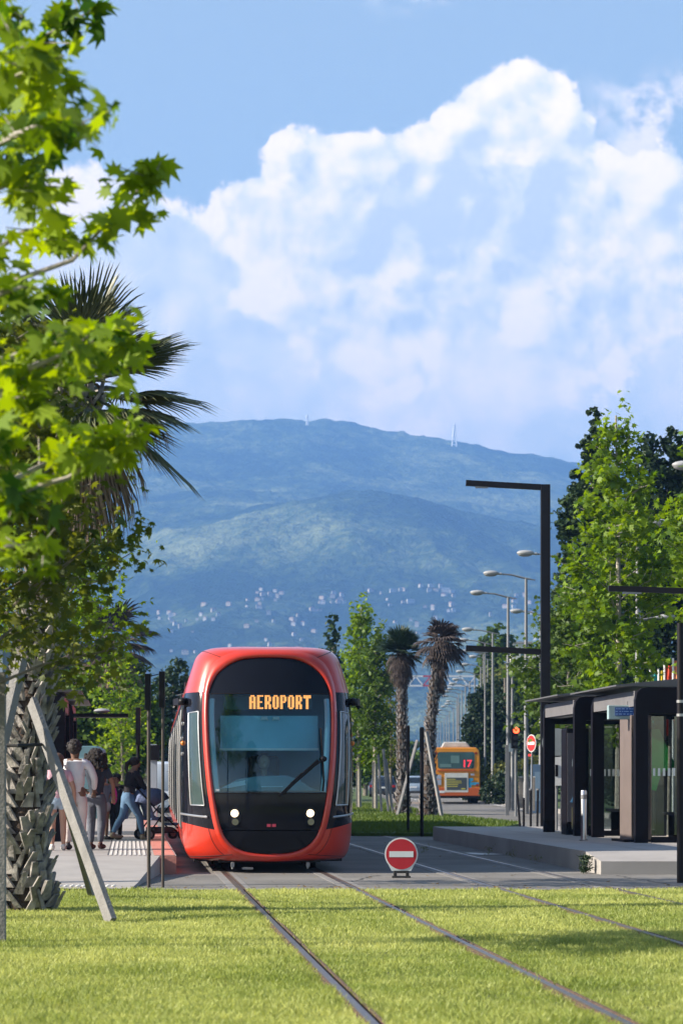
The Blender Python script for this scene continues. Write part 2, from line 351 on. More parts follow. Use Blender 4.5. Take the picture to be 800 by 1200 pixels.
def mass_tree(name, x, y, H, label, lobes, leaf=0.2, n=6000, m=None, seed=3, tr=0.2, shape=CLUMP, group=None, hang=0.0, nclump=160, cat='tree', z0=0, trunk=True, up=0.35, csz=0.16):
    """dense far crown: leaf clumps filling several lobes (cx,cy,cz,rx,ry,rz)"""
    t = thing(name, (x, y, z0), label, cat, group=group); rs = np.random.default_rng(seed)
    if trunk:
        mb = MB(); mb.tube([(0, 0, 0), (0.05, 0, H * .4), (-.05, 0.05, H * .8)], [tr, tr * .7, tr * .25], 8)
        for l in lobes: mb.tube([(0, 0, H * .3), (l[0] * .6, l[1] * .6, l[2] * .8 + H * .05), (l[0], l[1], l[2])], [tr * .4, tr * .25, tr * .08], 6)
        mb.build('trunk', BARK, t, smooth=True)
    L = np.array(lobes, dtype=float); vol = (L[:, 3] * L[:, 4] * L[:, 5]) ** (2 / 3); pr = vol / vol.sum()
    cl = rs.choice(len(L), nclump, p=pr); d = rs.normal(size=(nclump, 3)); d /= np.linalg.norm(d, axis=1)[:, None]
    rr = rs.uniform(0.15, 1.0, nclump) ** 0.5
    CP = L[cl, :3] + d * rr[:, None] * L[cl, 3:6]; cs = L[cl, 3:6].min(1) * rs.uniform(0.7, 1.5, nclump) * csz * 2
    ids = rs.integers(0, nclump, n); q = rs.normal(size=(n, 3)); q /= np.linalg.norm(q, axis=1)[:, None]; q *= rs.uniform(0.3, 1, n)[:, None]
    P = CP[ids] + q * cs[ids][:, None] * (1, 1, 0.8); P[:, 2] = np.maximum(P[:, 2], 0.05)
    if hang: P[:, 2] -= rs.exponential(hang, n); P[:, 2] = np.maximum(P[:, 2], 0.15)
    tint = np.clip(rs.normal(0.45, .2, n) + rs.normal(0, .2, nclump)[ids], 0, 1)
    leaves('crown', P, leaf, shape, m or GREEN_DARK, t, seed, tint=tint, hang=1.0 if hang else 0, up=up)
    return t
# ================================================================== SETTING
TS = 0.0828                                      # tram tracks drift to -X by this much per metre
def trx(off, Y): return off - TS * Y
RAILS = [1.382, 1.382 + 1.435, 4.62, 4.62 + 1.435]   # offsets at Y = 0
M_ASPH = mat('asphalt', (0.165, 0.158, 0.148), 0.95, var=0.16, vscale=0.7, bump=0.6, bscale=90, alt=(0.225, 0.212, 0.195))
M_CONC = mat('concrete', (0.30, 0.285, 0.27), 0.85, var=0.12, vscale=1.3, bump=0.25, bscale=60)
M_CONC2 = mat('platform_paving', (0.33, 0.31, 0.295), 0.8, var=0.10, vscale=2.0, bump=0.2, bscale=50)
M_SOIL = mat('lawn_soil', (0.05, 0.075, 0.012), 0.95, var=0.3, vscale=1.5, bump=0.6, bscale=30, alt=(0.10, 0.12, 0.02))
M_WHITE = mat('white_road_paint', (0.62, 0.61, 0.58), 0.7, var=0.15, vscale=8)
M_STEEL = mat('rail_steel', (0.20, 0.17, 0.155), 0.38, metal=0.8, var=0.2, vscale=20)
M_RUST = mat('rusty_rail_edge', (0.10, 0.06, 0.04), 0.85, var=0.3, vscale=10)
M_PINK = mat('pink_tactile_paving', (0.50, 0.20, 0.16), 0.85, var=0.12, vscale=6, bump=0.3)
M_BLACK = mat('black_painted_steel', (0.010, 0.009, 0.012), 0.45, var=0.2, vscale=3, spec=0.2)
M_DARKGREY = mat('dark_grey_plastic', (0.03, 0.03, 0.033), 0.6, var=0.1)
M_GALV = mat('galvanised_steel', (0.20, 0.205, 0.215), 0.55, metal=0.2, var=0.1, vscale=4)
M_LAMPW = mat('lamp_head_grey', (0.36, 0.37, 0.38), 0.4, var=0.05)
M_LENS = mat('lamp_lens', (0.25, 0.26, 0.28), 0.25, var=0.0)
M_RUBBER = mat('tyre_rubber', (0.012, 0.012, 0.012), 0.8, var=0.1)
M_UNDER = mat('underfloor_black', (0.008, 0.008, 0.009), 0.7, var=0.1)

g = MB(); xs = [-9000, -40, 40, 9000]; ys = [-400, 32, 600, 16000]
g.grid([[(x, y, -0.06) for x in xs] for y in ys])
M_GROUND = mat('far_ground', (0.06, 0.075, 0.03), 0.95, var=0.3, vscale=0.02, alt=(0.12, 0.12, 0.07))
tag(g.build('ground', M_GROUND), kind='structure')
# lawn that carries the tracks, nearest the camera
g = MB(); g.grid([[(x, y, -0.03 + 0.012 * math.sin(x * 1.3 + y * .7)) for x in np.linspace(-16, 16, 60)] for y in np.linspace(-6, 31.9, 70)])
tag(g.build('lawn_ground', M_SOIL, smooth=True), kind='structure')
# asphalt crossing and street
g = MB(); g.grid([[(x, y, 0.0) for x in (-30, -5, 0, 5, 45)] for y in (31.9, 40, 60, 100, 200, 520)])
tag(g.build('road', M_ASPH), kind='structure')
# rails
def rail(o, name='rail'):
    mb = MB()
    y0, y1 = -5.0, 31.95
    def strip(a0, a1, z0, z1, ya, yb, m):
        mb.prism([(0, 0)] * 0 or [(trx(o, ya) + a0, z0), (trx(o, ya) + a1, z0), (trx(o, ya) + a1, z1), (trx(o, ya) + a0, z1)], 0, 0) if False else None
        p = lambda a, z, yy: (trx(o, yy) + a, yy, z)
        vs = [p(a0, z0, ya), p(a1, z0, ya), p(a1, z1, ya), p(a0, z1, ya), p(a0, z0, yb), p(a1, z0, yb), p(a1, z1, yb), p(a0, z1, yb)]
        mb.add(vs, [(0, 1, 2, 3), (7, 6, 5, 4), (0, 4, 5, 1), (1, 5, 6, 2), (2, 6, 7, 3), (3, 7, 4, 0)], m)
    strip(-0.024, 0.024, -0.14, 0.012, y0, y1, 0); strip(-0.033, -0.024, -0.14, 0.004, y0, y1, 1); strip(0.024, 0.033, -0.14, 0.004, y0, y1, 1)
    strip(0.062, 0.082, -0.14, 0.004, y0, y1, 1); strip(0.033, 0.062, -0.14, -0.03, y0, y1, 1); strip(-0.052, -0.033, -0.14, -0.004, y0, y1, 1)
    strip(-0.033, 0.033, -0.1, 0.010, y1, 110, 0); strip(0.033, 0.075, -0.1, 0.006, y1, 110, 1)
    strip(-0.13, -0.033, -0.1, 0.005, y1, 110, 2); strip(0.075, 0.15, -0.1, 0.005, y1, 110, 2)
    return mb.build(name, [M_STEEL, M_RUST, mat('rail_bed_concrete', (.20, .19, .18), .9, var=.2, vscale=3)])
for i, o in enumerate(RAILS):
    tag(rail(o), ['left steel rail of the track the tram stands on', 'right steel rail of the track the tram stands on', 'left steel rail of the empty track beside the tram', 'right steel rail of the empty track, next to the right platform'][i], 'rail', 'tram rails')
# painted lines / markings on the street
g = MB()
for (a, b) in (((1.7, 62), (-0.2, 110)),):
    pass
def line(mb, x0, y0, x1, y1, wd, z=0.004):
    d = Vector((x1 - x0, y1 - y0)).normalized(); n = Vector((-d.y, d.x)) * wd / 2
    mb.add([(x0 - n.x, y0 - n.y, z), (x0 + n.x, y0 + n.y, z), (x1 + n.x, y1 + n.y, z), (x1 - n.x, y1 - n.y, z)], [(0, 1, 2, 3)])
for Y in np.arange(150, 420, 9.0): line(g, 4.6, Y, 4.65, Y + 3, .14)
line(g, 7.8, 100, 8.2, 400, .15); line(g, 2.75, 46.4, 2.15, 47.4, .55); 

g.build('road_markings', M_WHITE)['kind'] = 'structure'

# platforms ----------------------------------------------------------
def platform(name, off, width, y0, y1, zt, side, mats, ramp=None):
    """slab whose track edge follows the rails; side +1 lies right of the edge"""
    g = MB()
    def sect(Y, z): e = trx(off, Y); return [(e, Y, -.05), (e, Y, z), (e + side * width, Y, z), (e + side * width, Y, -.05)]
    secs = [sect(y0, zt)] if ramp is None else [sect(ramp[0], ramp[1]), sect(y0, zt)]
    secs += [sect(Y, zt) for Y in np.linspace(y0, y1, 8)[1:]]
    for a, b in zip(secs[:-1], secs[1:]):
        g.add(a + b, [(0, 1, 5, 4), (3, 7, 6, 2)], 1); g.add(a + b, [(1, 2, 6, 5)], 0)
    g.add(secs[0], [(0, 1, 2, 3)], 1); g.add(secs[-1], [(3, 2, 1, 0)], 1)
    return tag(g.build(name, mats), kind='structure')
platform('platform_right', 3.66 + TS * 37.8, 9.0, 38.2, 57.3, 0.30, 1, [M_CONC2, M_CONC], ramp=(36.9, 0.19))
platform('platform_left', -2.40 + TS * 37.2, 5.6, 37.0, 70, 0.27, -1, [M_CONC2, M_PINK])
# near ramp up to the left platform
g = MB()
xe = -2.62
zz = lambda Y: max(0.015, 0.27 * (Y - 32.2) / 4.8)
g.grid([[(xe, Y, zz(Y)), (xe - 6.4, Y, zz(Y))] for Y in (31.9, 33, 35, 36.99)]); g.grid([[(xe, Y, -.02), (xe, Y, zz(Y))] for Y in (31.9, 33, 35, 36.99)])
tag(g.build('platform_ramp', M_CONC2), kind='structure')
g = MB()
def strips(x0, x1, y0, y1, n, z, axis, skew=TS):
    for i in range(n):
        if axis == 'x':
            xx = x0 + (x1 - x0) * i / n; g.add([(xx - skew * (y0 - 37), y0, z), (xx + .035 - skew * (y0 - 37), y0, z), (xx + .035 - skew * (y1 - 37), y1, z), (xx - skew * (y1 - 37), y1, z)], [(0, 1, 2, 3)])
strips(-3.35, -2.72, 37.1, 45.5, 9, 0.277, 'x')
g.build('tactile_strips', mat('pale_tactile_strip', (0.62, 0.60, 0.57), 0.7, var=.1))['kind'] = 'structure'
g = MB()
e = lambda Y: trx(-2.40 + TS * 37.2, Y)
g.add([(e(37.05) - .02, 37.05, .2745), (e(37.05) - .32, 37.05, .2745), (e(69) - .32, 69, .2745), (e(69) - .02, 69, .2745)], [(0, 1, 2, 3)])
g.build('platform_edge_strip', M_PINK)['kind'] = 'structure'
g = MB()
for i in range(10):
    for k in range(3): g.ell((-3.55 + i * .075, 32.25 + k * .11, 0.03), (.022, .022, .012), 8, 4)
g.build('tactile_studs', M_WHITE)['kind'] = 'structure'
g = MB()
for k in range(14):
    Yk = 38.6 + k * 1.35; e0 = trx(3.66 + TS * 37.8, Yk)
    if Yk < 57: g.add([(e0 + .02, Yk, .303), (e0 + 8.9, Yk, .303), (e0 + 8.9, Yk + .014, .303), (e0 + .02, Yk + .014, .303)], [(0, 1, 2, 3)])
    e1 = trx(-2.40 + TS * 37.2, Yk); g.add([(e1 - .34, Yk, .2735), (e1 - 5.5, Yk, .2735), (e1 - 5.5, Yk + .014, .2735), (e1 - .34, Yk + .014, .2735)], [(0, 1, 2, 3)])
for k in range(1, 7):
    for s_, b0, z_, q in ((1, 3.66 + TS * 37.8, .303, 38.4), (-1, -2.40 + TS * 37.2, .2735, 37.1)):
        a0 = trx(b0, q) + s_ * k * 1.0; a1 = trx(b0, 57) + s_ * k * 1.0
        if k < 6: g.add([(a0, q, z_ + .001), (a0 + .014, q, z_ + .001), (a1 + .014, 57, z_ + .001), (a1, 57, z_ + .001)], [(0, 1, 2, 3)])
g.build('paving_joints', mat('joint_grey', (.13, .125, .12), .9))['kind'] = 'structure'
g = MB()
for (x0, y0, x1, y1) in ((-1.6, 33.4, 6.2, 33.1), (.6, 35.6, 3.3, 35.2), (-.2, 32.3, .5, 36.6), (4.4, 32.2, 3.9, 36.5)):
    n = 26; px, py = x0, y0
    for i in range(n):
        f = (i + 1) / n; nx_, ny_ = x0 + (x1 - x0) * f + rnd.gauss(0, .03), y0 + (y1 - y0) * f + rnd.gauss(0, .03); line(g, px, py, nx_, ny_, .022, .0045); px, py = nx_, ny_
g.build('road_cracks', mat('tar_seal', (.035, .034, .033), .7))['kind'] = 'structure'
# lawn of the median beyond the platforms
med = [(0.3, 61), (2.6, 60.5), (3.9, 66), (5.15, 73.5), (3.4, 91), (2.6, 124), (2.9, 300), (-9, 300), (-6.5, 125), (-2.4, 75)]
M_LAWN2 = mat('median_lawn', (0.045, 0.085, 0.014), 0.95, var=0.25, vscale=0.8, bump=0.8, bscale=25, alt=(0.085, 0.13, 0.02))
g = MB(); g.prism(med, -0.02, 0.08, axis='z'); tag(g.build('median_lawn', M_LAWN2), kind='structure')
g = MB(); g.prism([(-40, 71), (-6.2, 71), (-12, 150), (-14, 500), (-60, 500)], -0.02, 0.06, axis='z'); tag(g.build('side_lawn', M_LAWN2), kind='structure')
# kerb and verge on the right of the street
g = MB()
ker = [(9.4, 84), (8.6, 96), (8.25, 104), (8.2, 118), (8.35, 135), (8.6, 150), (10, 200), (14, 380)]
for a, b in zip(ker[:-1], ker[1:]):
    L_ = (Vector(b) - Vector(a)).length; n = max(1, int(L_ / 1.0)) if a[1] < 150 else max(1, int(L_ / 8))
    for i in range(n):
        p = Vector(a).lerp(Vector(b), i / n); q = Vector(a).lerp(Vector(b), (i + .97) / n); g.bar((p.x, p.y, .08), (q.x, q.y, .08), .2, .2)
g.build('kerb', M_CONC)['kind'] = 'structure'
g = MB(); g.prism([(a + .1, b) for a, b in ker] + [(70, 380), (70, 84)], -0.02, 0.13, axis='z'); tag(g.build('verge', M_LAWN2), kind='structure')

# ------------------------------------------------------------------ grass
def grass(name, gen, h, wdt, m, seed):
    rg = np.random.default_rng(seed); P = gen(rg); n = len(P)
    a = rg.uniform(0, 2 * math.pi, n); hh = h * rg.uniform(0.5, 1.25, n) * P[:, 3]; ww = wdt * rg.uniform(.7, 1.3, n) * (0.5 + P[:, 1] / 30)
    le = rg.uniform(0, .7, n) * hh; la = rg.uniform(0, 2 * math.pi, n)
    cx, cy = np.cos(a) * ww / 2, np.sin(a) * ww / 2
    b0 = np.stack([P[:, 0] - cx, P[:, 1] - cy, P[:, 2]], 1); b1 = np.stack([P[:, 0] + cx, P[:, 1] + cy, P[:, 2]], 1)
    m1 = np.stack([P[:, 0] + cx * .6 + np.cos(la) * le * .35, P[:, 1] + cy * .6 + np.sin(la) * le * .35, P[:, 2] + hh * .6], 1)
    tp = np.stack([P[:, 0] + np.cos(la) * le, P[:, 1] + np.sin(la) * le, P[:, 2] + hh], 1)
    V = np.stack([b0, b1, m1, tp], 1).reshape(-1, 3)
    return npmesh(name, V, np.arange(n * 4), np.full(n, 4), m, tint=np.repeat(P[:, 4], 4))
def vnoise(x, y, s, seed):
    rg = np.random.default_rng(seed); G = rg.uniform(0, 1, (64, 64)); X = x * s + 500; Y = y * s + 500
    i, j = np.floor(X).astype(int), np.floor(Y).astype(int); fx, fy = X - i, Y - j; fx = fx * fx * (3 - 2 * fx); fy = fy * fy * (3 - 2 * fy)
    a = G[i % 64, j % 64]; b = G[(i + 1) % 64, j % 64]; c = G[i % 64, (j + 1) % 64]; d = G[(i + 1) % 64, (j + 1) % 64]
    return a * (1 - fx) * (1 - fy) + b * fx * (1 - fy) + c * (1 - fx) * fy + d * fx * fy
def genlawn(rg):
    n1, n2 = 680000, 90000
    Y = 13.2 + (31.93 - 13.2) * rg.uniform(0, 1, n1); X = rg.uniform(-1, 1, n1) * (Y * .15 + .8)
    Y2 = rg.uniform(6, 31.9, n2); X2 = rg.uniform(-9, 9, n2); X = np.concatenate([X, X2]); Y = np.concatenate([Y, Y2])
    k = np.ones(len(X), bool); hm = np.ones(len(X)) * (0.75 + 0.7 * vnoise(X, Y, 1.6, 3))
    for o in RAILS:
        dx = X - (o - TS * Y); k &= ~((dx > -.034) & (dx < .068))
    t = 0.6 * vnoise(X, Y, .7, 5) + .4 * vnoise(X, Y, 3.0, 6) - .08 + rg.uniform(-.1, .25, len(X))
    k &= rg.uniform(0, 1, len(X)) < (0.45 + 0.9 * vnoise(X, Y, 3.0, 8))
    hm *= np.where(Y > 31.5, 1.2, 1.0)
    return np.stack([X, Y, np.full(len(X), -.03), hm, np.clip(t, 0, 1)], 1)[k]
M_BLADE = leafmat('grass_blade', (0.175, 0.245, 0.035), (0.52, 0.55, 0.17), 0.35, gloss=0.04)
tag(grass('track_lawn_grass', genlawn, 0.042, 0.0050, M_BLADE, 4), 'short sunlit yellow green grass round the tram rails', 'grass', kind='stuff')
rg_ = np.random.default_rng(17); nL = 420
XL = rg_.uniform(-4.5, 6.5, nL); YL = np.where(rg_.uniform(0, 1, nL) < .55, 32.0 + rg_.exponential(.35, nL), rg_.uniform(32, 60, nL))
kk = (YL < 36.5) | ((XL > -2.2 - TS * (YL - 37)) & (XL < 3.5 - TS * (YL - 37)))
PL = np.stack([XL, YL, np.where(XL < -2.6, np.maximum(.03, .27 * (YL - 32.2) / 4.8 + .02), .02)], 1)[kk]
tag(leaves('fallen_leaves', PL, .055, OVAL, leafmat('dry_leaf', (.10, .06, .02), (.30, .20, .06), .2), None, 17, up=3.0), 'small dry leaves scattered over the asphalt', 'leaf litter', kind='stuff')
def genmed(rg):
    n = 90000; Y = rg.uniform(60.5, 125, n); X = rg.uniform(-7, 5.2, n)
    k = (X > np.interp(Y, [60, 75, 125], [0.3, -2.4, -6.5])) & (X < np.interp(Y, [60.5, 66, 73.5, 91, 124], [2.6, 3.9, 5.15, 3.4, 2.6]))
    t = .6 * vnoise(X, Y, .3, 2) + rg.uniform(0, .4, n)
    return np.stack([X, Y, np.full(n, .07), np.full(n, 1.), t], 1)[k]
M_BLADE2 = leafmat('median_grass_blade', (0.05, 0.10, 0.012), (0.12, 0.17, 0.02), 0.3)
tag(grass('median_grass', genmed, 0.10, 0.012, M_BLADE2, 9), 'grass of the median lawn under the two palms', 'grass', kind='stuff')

# ------------------------------------------------------------------ mountain
def fbm(x, y, s, o, seed, ridge=False):
    r = 0; a = 1; tot = 0
    for k in range(o):
        q = vnoise(x + 37 * k, y - 91 * k, s * 2 ** k, seed + k)
        if ridge: q = 1 - abs(2 * q - 1)
        r = r + q * a; tot += a; a *= .52
    return r / tot
RX = [-800, -300, 0, 150, 230, 260, 300, 340, 380, 400, 440, 480, 520, 560, 600, 640, 680, 760, 900, 1200, 1700]
RY = [640, 560, 505, 494, 491, 490, 490, 488, 490, 494, 500, 506, 513, 519, 528, 534, 540, 552, 580, 640, 740]
def hmt(X, Y):
    u = X / np.maximum(Y, 1) * FPX + 400
    ridge = (911 - np.interp(u, RX, RY)) / FPX * 6000
    t = np.clip((Y - 1500) / 4500, 0, 1.0)
    back = np.clip((Y - 6000) / 1500, 0, 1)
    h = ridge * t ** 1.75 * (1 - back * back * (3 - 2 * back) * .75)
    amp = np.sin(math.pi * np.clip(t, 0, 1)) ** .8
    sp = fbm(X + 0.35 * Y, Y * .45, 1 / 900., 4, 11, True) - .55
    h = h + sp * 165 * amp * np.clip(t * 2, 0, 1)
    h = h + 75 * np.exp(-((X + 60) / 330) ** 2) * np.exp(-((Y - 4150) / 330) ** 2)
    h = h + 30 * np.exp(-((X - 330) / 260) ** 2) * np.exp(-((Y - 4300) / 260) ** 2)
    h = h + (fbm(X, Y, 1 / 120., 4, 21) - .5) * 26 * (t > 0) * np.clip(t * 6, 0, 1)
    h = h + (vnoise(X, Y, 1 / 16., 31) - .5) * 7 * np.clip(t * 9, 0, 1)
    return h
nx, ny = 520, 430
gy = 1500 + 6000 * np.linspace(0, 1, ny) ** 1.0; gxn = np.linspace(-1, 1, nx); gxn = 0.55 * gxn + .45 * gxn ** 3
GX = gxn[None, :] * (1000 + gy[:, None] * .42); GY = np.repeat(gy[:, None], nx, 1)
GZ = hmt(GX, GY) - 1.0
V = np.stack([GX, GY, GZ], 2).reshape(-1, 3)
ii = (np.arange(ny - 1)[:, None] * nx + np.arange(nx - 1)[None, :]).ravel()
idx = np.stack([ii, ii + 1, ii + nx + 1, ii + nx], 1).ravel()
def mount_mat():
    m = bpy.data.materials.new('scrub_and_cloud_shade'); m.use_nodes = True; t = m.node_tree; b = t.nodes['Principled BSDF']; L = t.links.new
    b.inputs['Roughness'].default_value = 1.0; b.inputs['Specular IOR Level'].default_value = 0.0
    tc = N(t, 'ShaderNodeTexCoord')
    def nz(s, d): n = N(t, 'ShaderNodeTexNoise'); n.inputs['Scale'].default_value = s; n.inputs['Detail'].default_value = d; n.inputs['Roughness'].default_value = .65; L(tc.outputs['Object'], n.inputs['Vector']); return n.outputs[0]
    r = N(t, 'ShaderNodeValToRGB'); mixn = mth(t, 'ADD', mth(t, 'MULTIPLY', nz(.055, 5), .34), mth(t, 'MULTIPLY', nz(.0024, 3), .66)); L(mixn, r.inputs[0])  # broad noise paints sunlit and cloud-shaded patches into the colour; fine noise is scrub
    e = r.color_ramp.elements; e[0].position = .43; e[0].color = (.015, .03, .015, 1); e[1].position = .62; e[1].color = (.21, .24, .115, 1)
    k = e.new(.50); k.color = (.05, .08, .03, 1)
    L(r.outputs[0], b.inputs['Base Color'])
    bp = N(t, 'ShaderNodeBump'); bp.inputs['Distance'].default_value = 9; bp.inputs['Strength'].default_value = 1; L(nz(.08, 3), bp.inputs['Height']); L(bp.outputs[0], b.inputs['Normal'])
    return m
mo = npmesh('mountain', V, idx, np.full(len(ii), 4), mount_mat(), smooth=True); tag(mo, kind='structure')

# haze: even air round everything
hz_ = MB(); hz_.box((0, 4500, 463.5), (9600, 9200, 933))
M_HAZE = bpy.data.materials.new('haze'); M_HAZE.use_nodes = True; t = M_HAZE.node_tree; t.nodes.clear()
pv = N(t, 'ShaderNodeVolumePrincipled'); pv.inputs['Density'].default_value = 0.00020; pv.inputs['Color'].default_value = (0.20, 0.42, 0.88, 1); pv.inputs['Density Attribute'].default_value = ''
pv.inputs['Anisotropy'].default_value = 0.0
t.links.new(pv.outputs[0], N(t, 'ShaderNodeOutputMaterial').inputs['Volume'])
tag(hz_.build('haze', M_HAZE), kind='stuff')
HOUSE_GROUP = 'small pale houses scattered over the hillside'
# ================================================================== TRAM
RED = mat('tram_red_paint', (0.52, 0.032, 0.012), 0.34, var=0.07, vscale=3.0, coat=0.6, rvar=.12)
GLOSSB = mat('gloss_black_panel', (0.008, 0.009, 0.014), 0.07, var=0.0, spec=0.22)
SATINB = mat('satin_black_side', (0.008, 0.009, 0.012), 0.38, var=0.0, spec=0.10)
WIN = glassmat('windscreen_glass', (0.55, 0.88, 1.0), 0.03)
WIN2 = glassmat('side_glass', (0.20, 0.28, 0.30), 0.12)
CABIN = mat('cab_interior', (0.12, 0.38, 0.60), 0.7, var=0.15, vscale=2)
PILLAR = mat('cab_pillar_lining', (0.62, 0.80, 0.90), 0.6, var=0.05)
BLIND = mat('sun_blind', (0.32, 0.60, 0.72), 0.8, var=0.08, vscale=3)
WHITEP = mat('white_plastic', (0.75, 0.76, 0.76), 0.5, var=0.04)
DASH = mat('dashboard', (0.20, 0.36, 0.44), 0.5, var=0.1)
HEAD = mat('lit_headlight', (1, .95, .85), 0.2, var=0, emit=(1.0, 0.84, 0.62), es=6.0)
HEADRING = mat('headlight_bezel', (0.25, 0.24, 0.22), 0.2, metal=.8, var=0)
LEDTXT = mat('amber_led', (0.9, .3, .05), 0.5, var=0, emit=(1.0, 0.27, 0.06), es=1.1)
LEDBOX = mat('led_display_panel', (0.035, 0.075, 0.075), 0.6, var=0.15, vscale=5)
AMBER = mat('amber_marker', (0.8, 0.25, 0.03), 0.3, var=0)
LIGHTSTRIP = mat('pale_aluminium', (0.45, 0.46, 0.47), 0.3, metal=0.7, var=.05)
PINKL = mat('pink_logo', (0.55, 0.05, 0.10), 0.4, var=0)

def cr(ctrl, sub=5):
    P = [np.array(p, float) for p in ctrl]; P = [P[0] * (-1, 1) + (0, 0) if False else np.array([-P[1][0], P[1][1]])] + P + [np.array([-P[-2][0], P[-2][1]])]
    out = []
    for i in range(1, len(P) - 2):
        for k in range(sub):
            t = k / sub; a, b, c, d = P[i - 1:i + 3]
            out.append(0.5 * ((2 * b) + (c - a) * t + (2 * a - 5 * b + 4 * c - d) * t * t + (3 * b - a - 3 * c + d) * t ** 3))
    out.append(P[-2]); o = np.array(out); o[:, 0] = np.maximum(o[:, 0], 0); return o
W1 = [(0, 3.16), (.35, 3.14), (.55, 3.07), (.71, 2.955), (.80, 2.84), (.86, 2.70), (.89, 2.55), (.897, 2.25), (.877, 1.78), (.83, 1.27), (.765, .87), (.70, .63), (.62, .49), (.5, .385), (.3, .31), (0, .285)]
W2 = [(0, 3.28), (.35, 3.27), (.60, 3.225), (.80, 3.11), (.90, 2.95), (.955, 2.78), (.98, 2.58), (.988, 2.25), (.970, 1.78), (.925, 1.27), (.865, .87), (.80, .60), (.72, .43), (.58, .29), (.36, .205), (0, .175)]
W3 = [(0, 3.36), (.48, 3.36), (.86, 3.33), (1.04, 3.23), (1.13, 3.02), (1.20, 2.78), (1.245, 2.58), (1.275, 2.2), (1.285, 1.75), (1.285, 1.25), (1.28, .90), (1.275, .70), (1.255, .45), (1.19, .24), (1.0, .165), (0, .15)]
SUB = 6
w1, w2, w3 = cr(W1, SUB), cr(W2, SUB), cr(W3, SUB)
def full(h): return [(-a, b) for a, b in h[::-1]][0:] + [(a, b) for a, b in h[1:-1]]     # closed loop starting at the bottom centre going up the left
def dep(x, z):      # how far the nose surface lies behind its foremost point
    zz = (z - 1.0); k = 0.115 * zz * zz if zz > 0 else 0.30 * zz * zz
    return 0.20 * (abs(x) / 0.9) ** 2.2 + k + 0.03
DS = 1.45
def wid(z, h):      # half width of outline h at height z
    i = int(np.argmax(h[:, 0])); up_ = h[:i + 1][::-1]; lo = h[i:]
    if z >= h[i, 1]: return float(np.interp(z, up_[:, 1], up_[:, 0]))
    return float(np.interp(z, lo[::-1][:, 1], lo[::-1][:, 0]))
tram = thing('tram', (-1.02, 37.15, 0), 'red tram with black glazed front and orange display reading AEROPORT, both headlights lit', 'tram', rz=math.atan(TS) - .010)
def patch(name, z0, z1, m, inset=-0.012, off=0.0, nz=26, nxx=24, parent=tram, hwf=None):
    g = MB(); rows = []
    for i in range(nz + 1):
        z = z0 + (z1 - z0) * i / nz; hw = hwf(z) if hwf else max(0.0, wid(z, w1) - inset)
        rows.append([((2 * k / nxx - 1) * hw, dep((2 * k / nxx - 1) * hw, z) + off, z) for k in range(nxx + 1)])
    g.grid(rows); return g.build(name, m, parent, smooth=True, recalc=False)
patch('upper_fascia', 2.63, 3.158, GLOSSB)
ws = patch('windscreen', 1.175, 2.625, WIN)
patch('front_mask', .635, 1.17, GLOSSB); patch('bumper_panel', .288, .622, GLOSSB)
# black gaskets
g = MB()
for z in (2.628, 1.172):
    hw = wid(z, w1) - .01; g = MB(); g.tube([((2 * k / 16 - 1) * hw, dep((2 * k / 16 - 1) * hw, z) - .002, z) for k in range(17)], .008, 5); g.build('gasket', M_BLACK, tram)
# red ring round the windscreen
f1, f2, f3 = full(w1), full(w2), full(w3)
g = MB(); rows = []
NR = 7
for j in range(NR + 1):
    t = j / NR; row = []
    for (a, b), (c, d) in zip(f1, f2):
        x, z = a + (c - a) * t, b + (d - b) * t; row.append((x, dep(x, z) - 0.045 * math.sin(math.pi * min(1, t * 1.0)) - .004 + .03 * (t == 0), z))
    rows.append(row)
g.grid(rows, close=True); g.build('windscreen_surround', RED, tram, smooth=True)
# corner panels between the ring and the body side
n3 = len(w3)
def nosept(i, t, side, off=0.0):
    a, b = w2[i]; c, d = w3[i]; d0 = dep(a, b)
    s = math.sin(t * math.pi / 2); q = 1 - math.cos(t * math.pi / 2)
    x = a + (c - a) * (s ** 0.9) + off; z = b + (d - b) * s; y = d0 + (DS - d0) * (0.35 * t + 0.65 * q) - off * .5
    return (side * x, y, z)
def nosepatch(name, i0, i1, m, t0=0.0, t1=1.0, off=0.0, sides=(-1, 1), nt_=12, parent=tram):
    out = []
    for sd in sides:
        g = MB(); g.grid([[nosept(i, t0 + (t1 - t0) * k / nt_, sd, off) for k in range(nt_ + 1)] for i in range(i0, i1 + 1)]); o = g.build(name, m, parent, smooth=True, recalc=False); out.append(o)
    return out
IB, IT = 11 * SUB - 1, 5 * SUB + 4
g = MB()
for sd in (-1, 1): g.grid([[nosept(i, k / 12, sd) for k in range(13)] for i in range(0, IT + 1)])
g.build('roof_cowl', RED, tram, smooth=True, recalc=False)
nosepatch('cab_side_panel', IT, IB, GLOSSB)
g = MB()
for sd in (-1, 1): g.grid([[nosept(i, k / 12, sd) for k in range(13)] for i in range(IB, n3)])
g.build('lower_cowl', RED, tram, smooth=True, recalc=False)
M_SIDEWIN = mat('cab_side_window', (0.035, 0.06, 0.06), 0.05, var=0.1, spec=.8)
